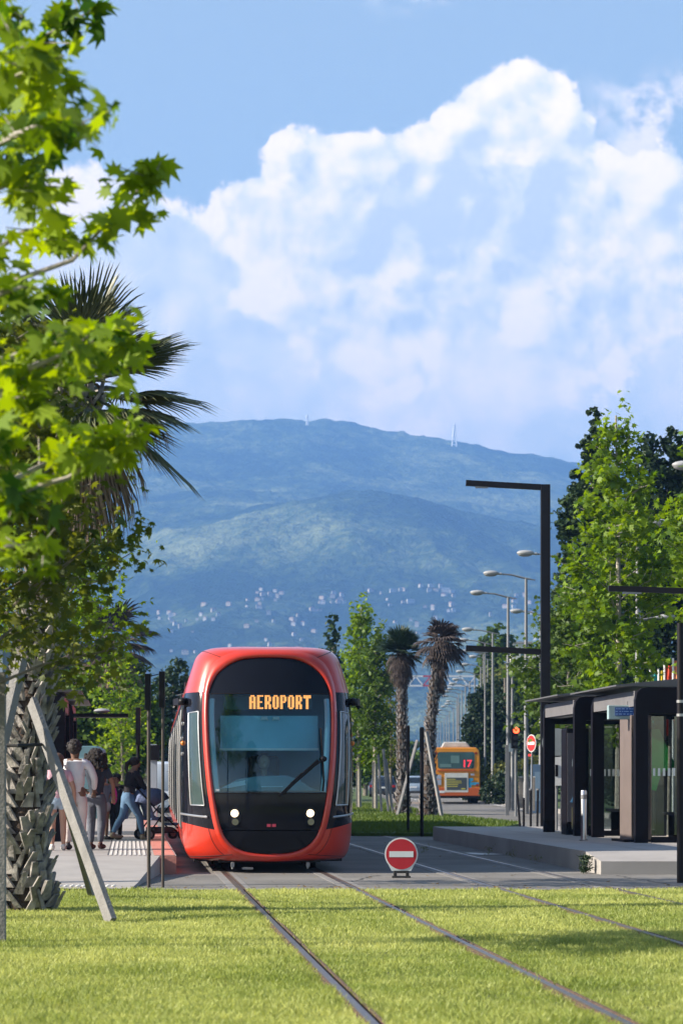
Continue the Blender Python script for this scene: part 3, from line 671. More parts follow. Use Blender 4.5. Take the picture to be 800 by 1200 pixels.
for sd in (-1, 1):
    o = nosepatch('cab_side_window', 7 * SUB - 2, 10 * SUB - 2, M_SIDEWIN, 0.10, 0.42, 0.006, (sd,), parent=tram)[0]
    g = MB()
    for (t, wd) in ((.09, .011), (.43, .011)):
        g.tube([nosept(i, t, sd, .008) for i in range(7 * SUB - 2, 10 * SUB - 1)], wd, 5)
    for i in (7 * SUB - 2, 10 * SUB - 2): g.tube([nosept(i, .09 + .34 * k / 6, sd, .008) for k in range(7)], .011, 5)
    g.build('window_frame', LIGHTSTRIP, o)
    g = MB(); g.tube([nosept(10 * SUB + 1, .06 + .9 * k / 8, sd, .010) for k in range(9)], .016, 6); g.build('trim_strip', LIGHTSTRIP, tram)
    g = MB(); g.ell(nosept(7 * SUB + 4, .72, sd, .01), (.03, .03, .035), 10, 6); g.build('marker_light', AMBER, tram)
    # panel seams
    for i_, a_, b_ in ((2 * SUB + 3, 0, 1), (13 * SUB + 1, 0, 1)):
        g = MB(); g.tube([nosept(i_, a_ + (b_ - a_) * k / 14, sd, .001) for k in range(15)], .005, 4); g.build('panel_seam', M_UNDER, tram)
    g = MB(); g.tube([nosept(i_, .10, sd, .001) for i_ in range(IB, 13 * SUB + 2)], .004, 4); g.build('panel_seam', M_UNDER, tram)
    # camera pod that replaces the mirror
    g = MB(); p = nosept(6 * SUB + 1, .62, sd, .06); q = nosept(6 * SUB + 1, .98, sd, .09); g.bar(p, q, .10, .13); g.ell((p[0], p[1], p[2]), (.07, .08, .06), 10, 6)
    g.tube([(q[0], q[1], q[2]), (q[0] + sd * .05, q[1], q[2] - .09)], .03, 6); g.build('camera_pod', M_BLACK, tram, smooth=True)
    for zi in (7 * SUB, 7 * SUB + 3, 7 * SUB + 6): g = MB(); g.ell(nosept(zi, .86 if zi % 2 else .8, sd, .006), (.018, .018, .03), 8, 5); g.build('door_button', LIGHTSTRIP, tram)
# body sections behind the cab
def sect_pts(y, i0, i1, sd, sc=1.0): return [(sd * w3[i][0] * sc, y, w3[i][1]) for i in range(i0, i1 + 1)]
yy = DS + .0
mods = [(DS, 8.6), (9.2, 15.2), (15.8, 22.6), (23.2, 29.2), (29.8, 37.0)]
for (a, b) in mods:
    body = MB()
    for sd in (-1, 1):
        body.grid([sect_pts(a, 0, IT, sd), sect_pts(b, 0, IT, sd)], m=0); body.grid([sect_pts(a, IB, n3 - 1, sd), sect_pts(b, IB, n3 - 1, sd)], m=0)
        body.grid([sect_pts(a, IT, IB, sd), sect_pts(b, IT, IB, sd)], m=1)
    body.grid([[(-w3[i][0], b, w3[i][1]) for i in range(n3)], [(w3[i][0], b, w3[i][1]) for i in range(n3)]], m=2)
    if a > DS: body.grid([[(-w3[i][0], a, w3[i][1]) for i in range(n3)], [(w3[i][0], a, w3[i][1]) for i in range(n3)]], m=2)
    body.build('body_section', [RED, SATINB, M_BLACK], tram, smooth=True)
    g = MB()
    if b < 37: g.box((0, b + .3, 1.7), (2.3, .62, 2.8)); g.build('bellows', M_DARKGREY, tram)
    n = 0
    y = a + .35
    while y + 1.4 < b:
        for sd in (-1, 1):
            d = MB(); pts = lambda yy_: [(sd * (w3[i][0] + .012), yy_, w3[i][1]) for i in range(IT + 4, IB + 5, 3)]
            d.grid([pts(y), pts(y + 1.3)]); dr = d.build('door' if n % 2 == 0 else 'side_window', SATINB, tram, recalc=False)
            f = MB()
            f.tube([(sd * (w3[i][0] + .008), y, w3[i][1]) for i in range(IT + 4, IB + 5, 3)], .009, 4)
            f.build('frame', LIGHTSTRIP if n % 2 else M_DARKGREY, dr)
        y += 1.75; n += 1
g = MB(); g.box((0, 4.8, 3.37), (1.5, 3.6, .06)); g.box((0, 12, 3.38), (1.4, 4, .08)); g.box((0, 19, 3.38), (1.4, 4.5, .08)); g.build('roof_equipment', mat('roof_grey', (.2, .2, .21), .7), tram, bevel=.03)
# underside, bogies
g = MB(); g.box((0, 18.5, .22), (2.2, 35, .14)); g.box((0, 1.1, .20), (1.5, 1.2, .10)); g.build('underframe', M_UNDER, tram)
g = MB()
for sd in (-.55, .55): g.box((sd, .28, .125), (.05, .1, .06)); g.tube([(sd, .34, .16), (sd, .34, .06)], .018, 6)
g.box((-.33, .32, .07), (.16, .1, .03)); g.build('guard_bracket', M_GALV, tram)
for yb in (2.2, 3.9, 12, 26, 34):
    for sd in (-.72, .72):
        g = MB(); g.tube([(sd - .055, yb, .30), (sd + .055, yb, .30)], .29, 20); g.build('wheel', M_RUBBER, tram, smooth=True)
# cab interior
g = MB(); g.grid([[(-1.05, 1.75, .9), (-1.05, 1.75, 3.0)], [(1.05, 1.75, .9), (1.05, 1.75, 3.0)]]); g.box((0, 1.0, 1.02), (1.7, 1.3, .06)); g.box((0, 1.35, 2.85), (1.7, .8, .05))
g.build('cab_lining', CABIN, tram)
g = MB()
for sd in (-1, 1):
    P = [(sd * (wid(z, w1) - .05), dep(wid(z, w1), z) + .05, z) for z in np.linspace(1.19, 2.55, 14)]
    g.tube(P, .042, 6)
g.build('pillar', PILLAR, tram, smooth=True)
g = MB(); g.box((0, .66, 2.06), (1.44, .02, .50)); bl = g.build('sun_blind', BLIND, tram)
g = MB(); g.box((0, .645, 1.815), (1.46, .03, .035)); g.build('blind_bar', WHITEP, bl)
g = MB()
for x in (-.07, .10): g.box((x, .62, 2.275), (.09, .03, .045)); g.tube([(x - .05, .61, 2.24), (x - .03, .61, 2.29), (x + .03, .61, 2.29), (x + .05, .61, 2.24)], .008, 4)
g.build('blind_catch', WHITEP, bl)
# dashboard with its pale hump
g = MB(); pr = [(-.78, 1.19), (-.70, 1.27), (-.45, 1.38), (-.15, 1.42), (.25, 1.43), (.45, 1.36), (.60, 1.25), (.78, 1.19)]
g.prism(pr, .42, .95); g.build('dashboard', DASH, tram, bevel=.02)
g = MB(); g.add([(-.74, .38, 1.235), (-.55, .40, 1.32), (-.36, .42, 1.36), (-.18, .44, 1.34), (-.10, .44, 1.31), (-.35, .42, 1.29), (-.6, .38, 1.245)], [(0, 1, 2, 3, 4, 5, 6)]); g.box((.03, .40, 1.265), (.32, .02, .018)); g.build('dashboard_trim', PILLAR, tram)
# destination display with dot-matrix letters
g = MB(); g.box((-.02, .60, 2.505), (1.30, .03, .225)); disp = g.build('destination_display', LEDBOX, tram, bevel=.01)
FONT = {'A': ["01110", "11011", "11011", "11011", "11111", "11011", "11011", "11011", "11011"], 'E': ["11111", "11000", "11000", "11000", "11110", "11000", "11000", "11000", "11111"],
        'R': ["11110", "11011", "11011", "11011", "11110", "11110", "11011", "11011", "11011"], 'O': ["01110", "11011", "11011", "11011", "11011", "11011", "11011", "11011", "01110"],
        'P': ["11110", "11011", "11011", "11011", "11110", "11000", "11000", "11000", "11000"], 'T': ["11111", "11111", "00100", "01110", "01110", "01110", "01110", "01110", "01110"]}
FONT['T'] = ["111111", "111111", "001100", "001100", "001100", "001100", "001100", "001100", "001100"]
g = MB(); x = -.285; px_ = .0187; pz = .0225
for ch in 'AEROPORT':
    rows = FONT[ch]
    for r, row in enumerate(rows):
        for c, bit in enumerate(row):
            if bit == '1': g.box((x + c * px_, .580, 2.60 - r * pz), (px_ * .93, .004, pz * .93))
    x += px_ * (len(rows[0]) + 1.08)
g.build('destination_text', LEDTXT, disp)
# driver
g = MB(); g.ell((-.05, .98, 1.63), (.085, .10, .12), 14, 10, m=0); g.tube([(-.05, 1.02, 1.42), (-.05, 1.0, 1.56)], .05, 8, m=0)
g.ell((-.05, 1.08, 1.28), (.23, .13, .24), 14, 10, m=1); g.ell((-.05, .875, 1.625), (.014, .022, .025), 8, 6, m=0)
g.ell((-.05, 1.01, 1.675), (.09, .10, .095), 12, 8, m=2)
SKIN = mat('skin_light', (0.42, 0.24, 0.17), .6, var=.06); HAIRD = mat('dark_hair', (0.018, 0.012, 0.010), .7, var=.2, vscale=30, bump=.6)
CLOTHD = mat('driver_shirt', (0.05, 0.07, 0.10), .9)
dr = g.build('person', [SKIN, CLOTHD, HAIRD], None, smooth=True); dr.matrix_world = Matrix.Translation(tram.location) @ Matrix.Rotation(math.atan(TS), 4, 'Z')
tag(dr, 'tram driver in dark shirt seated behind the windscreen', 'person')
g = MB(); g.box((-.05, 1.28, 1.35), (.46, .1, .75)); g.build('driver_seat', M_DARKGREY, tram, bevel=.05)
# wiper
g = MB(); W_ = lambda x, z, o=.03: (x, dep(x, z) - o, z)
g.bar(W_(.13, 1.13), W_(.46, 1.45), .05, .03); g.bar(W_(.46, 1.45), W_(.78, 1.67), .03, .02); g.bar(W_(.30, 1.30), W_(.70, 1.64), .055, .02)
g.ell(W_(.77, 1.67), (.055, .035, .045), 10, 6); g.tube([W_(.74, 2.12, .02), W_(.745, 1.9, .02), W_(.76, 1.67), W_(.775, 1.35), W_(.76, 1.2)], .016, 6); g.build('windscreen_wiper', M_BLACK, tram)
# headlights
for x in (-.525, .575):
    g = MB(); rr = []
    for k in range(24):
        th = 2 * math.pi * k / 24; ax = .088 * math.copysign(abs(math.cos(th)) ** .7, math.cos(th)); az_ = .165 * math.copysign(abs(math.sin(th)) ** .75, math.sin(th)) + .805
        rr.append((x + ax, az_))
    g.add([(a, dep(a, b) - .004, b) for a, b in rr], [tuple(range(24))]); hb = g.build('headlight', GLOSSB, tram)
    g = MB(); yv = dep(x, .87) - .012; g.tube([(x, yv + .02, .878), (x, yv - .004, .878)], .058, 20); hbm = g.build('high_beam', mat("headlight_reflector", (.9, .82, .65), .15, var=0, emit=(1, .72, .42), es=.9), hb); g = MB(); g.tube([(x, yv - .004, .878), (x, yv - .010, .878)], [.040, .034], 18); g.build('bulb', HEAD, hbm)
    g = MB(); g.tube([(x + .01, yv + .02, .752), (x + .01, yv - .004, .752)], [.052, .048], 20); g.build('lower_lamp', HEADRING, hb)
g = MB()
for x in (-.03, .045): g.box((x, dep(x, .70) - .004, .702), (.055, .006, .042))
g.build('front_emblem', PINKL, tram)
g = MB(); g.box((-.77, dep(.77, 1.2) - .006, 1.215), (.05, .004, .03)); g.build('fleet_number', WHITEP, tram)

# ================================================================== SHELTERS (right platform)
M_SH = mat('black_shelter_steel', (0.006, 0.005, 0.008), 0.5, var=0.15, vscale=2, spec=.12)
M_SHL = mat('grey_fascia', (0.16, 0.155, 0.16), 0.45, var=0.12, vscale=4)
M_ROOF = mat('shelter_roof', (0.10, 0.10, 0.105), 0.5, var=0.1)
M_BRONZE = mat('bronze_cabinet', (0.15, 0.12, 0.11), 0.5, var=0.10, vscale=2.5)
GLS = glassmat('shelter_glass', (0.55, 0.60, 0.60), 0.10)
DOTS = mat('white_glass_marking', (0.72, 0.72, 0.68), .6, var=0.05)
def shelter(x, y, L, W, label, side=1, rz=math.atan(TS), z=0.3, H=2.62):
    """frame along local +y (track side at x=0, depth towards side*x)"""
    t = thing('tram_shelter', (x, y, z), label, 'shelter', rz=rz); s = side
    for yy_ in (0, L):        # portal frames with rounded shoulder
        g = MB(); o = [(0, 0), (0, H - .22), (.03, H - .09), (.10, H - .02), (.22, H), (W, H), (W, 0), (W - .2, 0), (W - .2, H - .45), (.22, H - .45), (.22, 0)]
        g.prism([(s * a, b) for a, b in o], yy_, yy_ + .16); g.build('portal_frame', M_SH, t, bevel=.008)
    g = MB(); g.box((s * .07, L / 2 + .08, H - .19), (.10, L - .17, .26)); g.build('fascia', M_SHL, t)
    g = MB(); g.box((s * .22, L / 2 + .08, H - .325), (.24, L - .17, .02)); g.build('soffit', M_SHL, t)
    g = MB(); g.prism([(s * -.28, H + .02), (s * -.28, H + .045), (s * W * .5, H + .16), (s * (W + .1), H + .06), (s * (W + .1), H + .02)], .25, L + .75); g.build('roof', M_ROOF, t)
    # end glass facing the camera and rear glass with rows of pale marks
    gm = MB(); gm.box((s * (.28 + (W - .48) / 2), .08, .10 + (H - .60) / 2 + .02), (W - .49, .012, H - .62)); gg = gm.build('glass_end', GLS, t)
    k = MB(); n = int((W - .5) / .085)
    for i in range(n): k.box((s * (.33 + i * .085), .066, 1.19), (.042, .004, .13))
    k.build('glass_marks', DOTS, gg)
    gm = MB(); gm.box((s * (W - .1), L / 2 + .08, .1 + (H - .6) / 2), (.012, L - .2, H - .62)); gg = gm.build('glass_rear', GLS, t)
    k = MB()
    for i in range(int((L - .4) / .09)): k.box((s * (W - .112), .35 + i * .09, 1.19), (.004, .045, .13))
    k.build('glass_marks', DOTS, gg)
    g = MB(); g.box((s * (.28 + (W - .48) / 2), .08, .05), (W - .49, .06, .10)); g.box((s * (W - .1), L / 2 + .08, .05), (.06, L - .18, .1)); g.build('base_rail', M_SH, t)
    g = MB(); g.box((s * (W - .42), L / 2 + .3, .45), (.38, L * .5, .05)); 
    for q in (.3, .7): g.box((s * (W - .42), L * q + .1, .22), (.3, .05, .42))
    g.build('bench', M_SH, t)
    return t
s1 = shelter(4.93, 43.0, 4.0, 1.75, 'near black tram shelter with rounded shoulder and blue lit sign on the right platform')
s2 = shelter(4.36, 48.0, 3.5, 1.75, 'far black tram shelter with ticket machine on the right platform')
# bronze cabinet inside the opening of the near shelter
g = MB(); g.box((0, 0, 1.08), (.36, 1.0, 2.16)); cb = thing('cabinet', (5.06, 44.1, .3), 'bronze brown cabinet under the blue sign inside the near shelter', 'cabinet', rz=math.atan(TS))
g.build('body', M_BRONZE, cb, bevel=.012)
g = MB()
for x in (-.17, -.06, .06, .17): g.box((x, -.505, 1.0), (.012, .01, 1.75))
g.box((0, -.505, 1.93), (.36, .012, .02)); g.build('door_joint', mat('bronze_joint', (0.16, .12, .11), .6), cb)
g = MB(); g.box((-.07, 0, .02), (.5, 1.1, .04)); g.build('plinth', M_SH, cb)
# blue sign
sg = thing('display_sign', (4.80, 43.75, 2.50), 'pale framed blue display sign hanging under the near shelter fascia', 'sign', rz=math.atan(TS))
g = MB(); g.box((0, 0, .01), (.52, .14, .24)); g.build('frame', mat('pale_teal_frame', (.30, .42, .44), .5), sg, bevel=.01)
g = MB(); g.box((.05, -.075, .025), (.40, .012, .145)); sc = g.build('screen', mat('blue_screen', (.02, .05, .16), .2, emit=(.02, .06, .25), es=.12), sg)
g = MB()
for r in range(3):
    x = -.12
    while x < .22: wd = rnd.uniform(.015, .05); g.box((x + .05 - .05, -.083, .07 - r * .045), (wd, .003, .014)); x += wd + .02
g.build('display_lines', mat('display_text', (.15, .25, .45), .5, emit=(.12, .25, .5), es=.1), sc)
g = MB(); g.tube([(0.1, 0, .13), (0.1, 0, .2)], .02, 6); g.build('hanger', M_SH, sg)
# ticket machine in the far shelter
tm = thing('ticket_machine', (4.58, 49.3, .3), 'dark ticket machine with a green light inside the far shelter', 'ticket machine', rz=math.atan(TS))
g = MB(); g.box((0, 0, 1.02), (.62, .6, 2.04)); g.build('body', M_SH, tm, bevel=.02)
g = MB(); g.box((-.16, -.31, 1.1), (.26, .02, 1.7)); g.build('front_panel', mat('machine_panel', (.10, .10, .12), .3), tm)
g = MB(); g.ell((-.02, -.33, 1.36), (.028, .012, .028), 10, 6); g.build('status_light', mat('green_led', (.05, .8, .1), .3, emit=(.05, 1, .15), es=2.5), tm)
g = MB(); g.box((-.10, -.325, 1.38), (.20, .012, .14)); g.build('reader', mat('reader_grey', (.25, .3, .34), .4), tm)
g = MB(); g.bar((-.22, -.33, .62), (-.10, -.33, .85), .035, .02); g.box((-.08, -.33, .80), (.03, .01, .3)); g.build('sticker', mat('pale_blue_sticker', (.10, .28, .5), .5), tm)
g = MB(); g.box((-.12, -.322, .32), (.18, .012, .42)); g.build('lower_panel', mat('yellow_grey_panel', (.22, .21, .12), .4), tm)
# round notice post seen through the far shelter
rp = thing('notice_post', (gx(651.5, 53.2), 53.2, .3), 'round grey disc over white notice boards on a post behind the far shelter', 'notice post')
g = MB(); g.tube([(0, 0, 0), (0, 0, 2.0)], .03, 8); g.tube([(.10, 0, 0), (.10, 0, 1.1)], .018, 8); g.tube([(-.10, 0, 0), (-.10, 0, 1.1)], .018, 8); g.build('post', M_GALV, rp)
g = MB(); g.tube([(0, -.03, 1.82), (0, -.06, 1.82)], .30, 28); g.build('disc', mat('disc_grey', (.30, .34, .36), .5), rp)
g = MB(); g.box((0, -.05, 1.24), (.24, .02, .62)); g.build('board', WHITEP, rp)
g = MB(); g.box((0, -.065, 1.24), (.06, .01, .24)); g.build('slot', M_BLACK, rp)
# steel bollard
b_ = thing('bollard', (gx(683.5, 44.6), 44.6, .3), 'round stainless bollard on the right platform beside the shelter post', 'bollard')
g = MB(); g.tube([(0, 0, 0), (0, 0, .86), (0, 0, .875)], [.052, .052, .045], 20); g.build('post', mat('stainless', (.62, .64, .67), .28, metal=.9, var=.05), b_, smooth=True)
g = MB(); g.tube([(0, 0, 0), (0, 0, .015)], .08, 20); g.tube([(0, 0, .72), (0, 0, .80)], .0535, 20); g.build('ring', M_GALV, b_, smooth=True)
# tall black post at the right border with pale rings
bp_ = thing('mast', (gx(796.5, 34.0), 34.0, 0), 'black round mast with two pale rings at the right platform end', 'mast')
g = MB(); g.tube([(0, 0, 0), (0, 0, 3.45)], .046, 16); g.build('pole', M_BLACK, bp_, smooth=True)
for z in (gz(822, 34), gz(838, 34)):
    g = MB(); g.tube([(0, 0, z - .018), (0, 0, z + .018)], .052, 16); g.build('ring', LIGHTSTRIP, bp_, smooth=True)
# weed in the platform joint
w_ = [];  rg = np.random.default_rng(2); n = 260
a = rg.uniform(0, 6.28, n); rr = rg.uniform(0, .10, n)
P = np.stack([gx(684, 37.5) + np.cos(a) * rr, 37.3 + np.sin(a) * rr, rg.uniform(.02, .26, n)], 1)
tag(leaves('weed', P, .09, LANCE, GREEN_DARK, None, 4, up=-.2), 'tuft of dark weed growing at the edge of the right platform', 'weed')
for i, (px, py, Y, s) in enumerate(((572, 1001, 46, .05), (600, 1009, 43.4, .05), (628, 1014, 41.4, .06), (497, 1004, 47, .04))):
    P = rg.normal(size=(40, 3)) * (s, .02, s * .8) + (gx(px, Y), Y, .10)
    tag(leaves('weed', P, .05, LANCE, GREEN_YEL, None, 8 + i, up=-.2), ['tiny pale weed low on the platform kerb, farthest', 'tiny pale weed low on the platform kerb, middle', 'tiny pale weed low on the platform kerb, nearest', 'tiny pale weed on the shaded asphalt by the rails'][i], 'weed')

# left platform shelter: seen from its end
s3 = shelter(-4.85, 45.0, 3.4, 2.0, 'black tram shelter on the left platform behind the leaning stake', side=-1, z=.27)
g = MB(); g.box((-1.1, -.02, 1.35), (1.45, .03, 1.9)); g.box((-1.1, -.02, .25), (1.45, .03, .4)); g.build('end_panel', mat('blue_black_panel', (.02, .022, .035), .35, var=.1), s3)
s4 = shelter(-5.25, 50.2, 3.2, 2.0, 'second black shelter on the left platform with overhanging roof', side=-1, z=.27)
g = MB(); g.box((.52, .4, 2.35), (1.1, .8, .07)); g.build('canopy', M_SH, s4)
g = MB(); g.ell((.55, .2, 2.44), (.16, .12, .05), 12, 6); g.build('roof_lamp', M_LAMPW, s4, smooth=True)
# ================================================================== TALL BLACK LAMPS
def black_lamp(x, y, H, arms, w_, label, rz=0):
    t = thing('black_lamp', (x, y, 0.0), label, 'street lamp', rz=rz)
    g = MB(); g.box((0, 0, H / 2), (w_, w_, H)); g.build('pole', M_BLACK, t, bevel=.006)
    for z, L_, d in arms:
        g = MB(); g.bar((w_ / 2 * (1 if z >= H - .2 else -1), 0, z), (-L_, 0, z + d), w_ * .55, w_ * .7) if False else g.bar((-w_ / 2, 0, z), (-L_, 0, z + d), w_ * .6, w_ * .62)
        a = g.build('arm', M_BLACK, t, bevel=.004)
        g = MB(); g.box((-L_ * .8, 0, z + d * .8 - w_ * .33), (.3, w_ * .5, .05)); g.build('lamp_head', M_LENS, a)
    return t
Y = 60.0
black_lamp(gx(638.5, Y), Y, gz(568, Y), [(gz(571, Y), 1.86, .10), (gz(764, Y), 1.86, .09)], .22, 'tall black angular lamp with two arms behind the far shelter')
Y = 41.0
black_lamp(gx(850, Y), Y, gz(688, Y), [(gz(694, Y), 1.88, .06)], .15, 'black angular lamp arm reaching in over the near shelter from the right')
# cobra-head street lamps -------------------------------------------
def street_lamp(x, y, H, arm, label, side=-1, r=.075, rz=0, group='street lamps along the road', rise=.18):
    t = thing('street_lamp', (x, y, 0), label, 'street lamp', rz=rz, group=group)
    g = MB(); g.tube([(0, 0, 0), (0, 0, 1.2), (0, 0, 1.25), (0, 0, H)], [r * 1.5, r * 1.3, r * 1.1, r * .62], 10); g.build('pole', M_GALV, t, smooth=True)
    g = MB(); g.tube([(-side * .35, 0, H - .06), (0, 0, H), (side * arm * .55, 0, H + rise * .8), (side * arm, 0, H + rise)], [.02, .04, .035, .03], 6); g.build('arm', M_GALV, t, smooth=True)
    g = MB()
    g.ell((side * (arm + .28), 0, H + rise + .03), (.31, .15, .10), 14, 8); g.ell((side * (arm - .05), 0, H + rise), (.14, .07, .05), 8, 6)
    h = g.build('lamp_head', M_LAMPW, t, smooth=True)
    g = MB(); g.ell((side * (arm + .30), 0, H + rise - .03), (.25, .12, .075), 12, 6); g.build('lens', M_LENS, h, smooth=True)
    return t
SL = [(660, 655, 47, 'street lamp head just left of the tall black pole, highest in the row'),
      (616, 678, 43, 'second nearest street lamp, its grey pole right of the traffic light'),
      (595, 700, 38, 'grey street lamp whose pole stands directly left of the traffic light'),
      (633, 721, 30, 'street lamp with head between two poles just left of the black lamp pole'),
      (577, 742, 31, 'slim street lamp whose pole rises over the dark weeping tree'),
      (568, 754, 27, 'street lamp with head just above the lower black arm tip'),
      (566, 767, 24, 'street lamp half hidden behind the lower black arm'),
      (571, 773, 18, 'street lamp with head just below the lower black arm')]
FL = [(563, 782), (556, 790), (550, 799), (545, 804), (541, 810), (537, 813), (535, 818), (538, 824), (536, 827), (531, 830), (526, 834), (523, 839), (520, 842), (516, 846), (513, 850), (511, 854)]
for px, py, arm, lb in SL:
    Y = 7.6 * FPX / (911 - py); street_lamp(gx(px, Y), Y, 9.0, max(.6, arm * Y / FPX - .35), lb, r=.085 if py < 745 else .06)
first = None
for px, py in FL:
    Y = 7.6 * FPX / (911 - py)
    if first is None: first = street_lamp(gx(px, Y), Y, 9.0, .8, 'distant street lamp in the dwindling row beyond the palms')
    else: dup(first, (gx(px, Y), Y, 0), label='distant street lamp in the dwindling row beyond the palms')
Y = 108; street_lamp(gx(600, Y), Y, gz(776, Y), .7, 'lower street lamp with head facing right under the black arm', side=1)
Y = 75; street_lamp(gx(747, Y), Y, gz(614, Y), .3, 'tall grey pole rising through the big maple crown', side=1, r=.10, rise=.02)
Y = 90; street_lamp(gx(748, Y), Y, gz(727, Y), .7, 'lamp with head facing right beside the tall pole in the maple', side=1, rise=.1)
Y = 62; street_lamp(gx(832, Y), Y, gz(550, Y), .35, 'large lamp head entering at the right border above the maples', side=-1, rise=.08)
Y = 70; street_lamp(gx(197, Y) - 1.2, Y * 1.4, 4.6, .5, 'small lamp behind the trees left of the tram', side=1)

# ------------------------------------------------------------------ signs
def disc(mb, c, r, y, seg=40, m=0, yb=None): mb.tube([(c[0], y, c[1]), (c[0], yb if yb is not None else y + .004, c[1])], r, seg, m)
REDS = mat('sign_red', (0.42, 0.012, 0.022), .45, var=.05, vscale=8)
SIGNW = mat('sign_white', (0.62, 0.66, 0.66), .5, var=.03)
ne = thing('no_entry_sign', (gx(470, 35.7), 35.7, 0), 'round red no entry sign with white bar on a low base between the rails', 'sign')
zc = gz(1001, 35.7); g = MB(); pts = []
for k in range(33):
    th = R(-38 + (256) * k / 32); pts.append((.232 * math.cos(th), zc + .232 * math.sin(th)))
pts += [(-.135, .095), (.135, .095)]
g.prism(pts, 0, .012); g.build('backing_plate', SIGNW, ne)
g = MB(); disc(g, (0, zc), .212, -.005, yb=-.001); rd = g.build('red_disc', REDS, ne)
g = MB(); g.box((0, -.008, zc), (.335, .003, .082)); g.build('white_bar', SIGNW, rd)
g = MB(); g.box((0, .01, .082), (.21, .06, .035)); g.box((-.085, .02, .045), (.045, .09, .06)); g.box((.085, .02, .045), (.045, .09, .06)); g.box((0, .03, .012), (.26, .16, .024)); g.build('base', M_RUBBER, ne, bevel=.006)
def pole_sign(x, y, z, rz, label):
    t = thing('no_entry_sign', (x, y, 0), label, 'sign', rz=rz)
    g = MB(); g.tube([(0, .03, 0), (0, .03, z + .3)], .035, 8); g.build('post', M_GALV, t)
    g = MB(); disc(g, (0, z), .33, 0, yb=.02); p = g.build('plate', SIGNW, t)
    g = MB(); disc(g, (0, z), .30, -.006, yb=-.002); p = g.build('red_disc', mat('sign_red_bright', (.65, .02, .02), .4, var=0), t)
    g = MB(); g.box((0, -.01, z), (.46, .004, .11)); g.build('white_bar', WHITEP, p)
    g = MB(); g.box((-.1, -.004, z - .45), (.2, .01, .08)); g.build('small_plate', mat('sign_red_bright', (.65, .02, .02), .4), t)
Y = 97; pole_sign(gx(622, Y), Y, gz(871, Y), R(-62), 'narrow angled red and white no entry sign on a post beside the lamp pole')
# traffic light
Y = 92; tl = thing('traffic_light', (gx(604, Y), Y, 0), 'slim traffic light showing red in front of the dark tree', 'traffic light')
g = MB(); g.tube([(0, 0, 0), (0, 0, gz(852, Y))], .05, 10); g.build('post', M_GALV, tl)
z0 = gz(856, Y); g = MB(); g.box((-.06, -.08, z0 - .22), (.24, .2, .85)); hs = g.build('housing', M_BLACK, tl, bevel=.03)
g = MB(); g.ell((0, -.19, z0), (.11, .05, .11), 16, 8); g.build('red_lens', mat('red_lamp', (1, .05, .02), .3, emit=(1.0, .06, .02), es=3.5), hs)
for dz in (.28, .5):
    g = MB(); g.ell((-.03, -.17, z0 - dz), (.08, .03, .08), 12, 6); g.build('unlit_lens', M_DARKGREY, hs)
g = MB(); g.box((-.18, -.02, gz(876, Y)), (.14, .06, .3)); g.build('control_box', mat('pale_box', (.25, .32, .38), .5), tl)
Y = 94; t = thing('control_box', (gx(594, Y), Y, 0), 'narrow pale grey post cabinet left of the traffic light', 'cabinet'); g = MB(); g.box((0, 0, gz(873, Y) / 2), (.13, .13, gz(873, Y))); g.build('body', M_GALV, t); 
Y = 100; t = thing('blue_cabinet', (gx(630, Y), Y, 0), 'blue grey utility cabinet beyond the posts on the right', 'cabinet'); g = MB(); g.box((0, 0, gz(896, Y) / 2), (.55, .5, gz(896, Y))); g.build('body', mat('blue_cabinet_paint', (.10, .17, .28), .5), t, bevel=.02); g = MB(); g.box((0.05, -.255, gz(896, Y) * .55), (.4, .01, gz(896, Y) * .6)); g.build('door', mat('blue_cabinet_door', (.20, .30, .42), .5), t)
# wooden posts with pale tops on the verge, black rods nearer
WOODP = mat('grey_wooden_post', (0.26, 0.235, 0.21), .9, var=.15, vscale=8)
post0 = None
PX = [(604, 945, 909), (608.5, 947, 909.5), (610.8, 947, 909.5), (616, 946, 910), (621.3, 947, 911), (625.2, 950, 911.5), (627.6, 949, 912)]
for i, (px, pb, pt) in enumerate(PX):
    Y = 1.27 * FPX / (pb - 911)
    if post0 is None:
        post0 = thing('wooden_post', (gx(px, Y), Y, .13), 'squared grey wooden post with pale top standing on the kerb', 'post', group='wooden posts with pale tops on the kerb')
        h = 1.27; g = MB(); g.box((0, 0, h / 2), (.085, .085, h)); g.build('post', WOODP, post0); g = MB(); g.box((0, 0, h + .02), (.095, .095, .04)); g.build('cap', WHITEP, post0)
    else: dup(post0, (gx(px, Y), Y, .13), label='squared grey wooden post with pale top standing on the kerb')
rod0 = None
for i, (px, pt, lean) in enumerate([(609.3, 930, -.07), (613.3, 935, 0), (621.5, 926, 0), (629, 926, .02)]):
    Y = 60.5; h = gz(pt, Y)
    t = thing('black_rod', (gx(px, Y), Y, 0), ['leaning thin black rod beside the platform end, leftmost of four', 'short thin black rod, second of the four at the platform end', 'thin black rod with pale cap, left of the two capped ones', 'thin black rod with pale cap nearest the far shelter'][i], 'post', group='black rods at the platform end')
    g = MB(); g.tube([(0, 0, 0), (lean * .4, 0, h * .5), (lean, 0, h)], .027, 8); g.build('rod', M_BLACK, t)
    if i > 1: g = MB(); g.tube([(lean, 0, h), (lean, 0, h + .035)], .045, 8); g.build('cap', M_GALV, t)
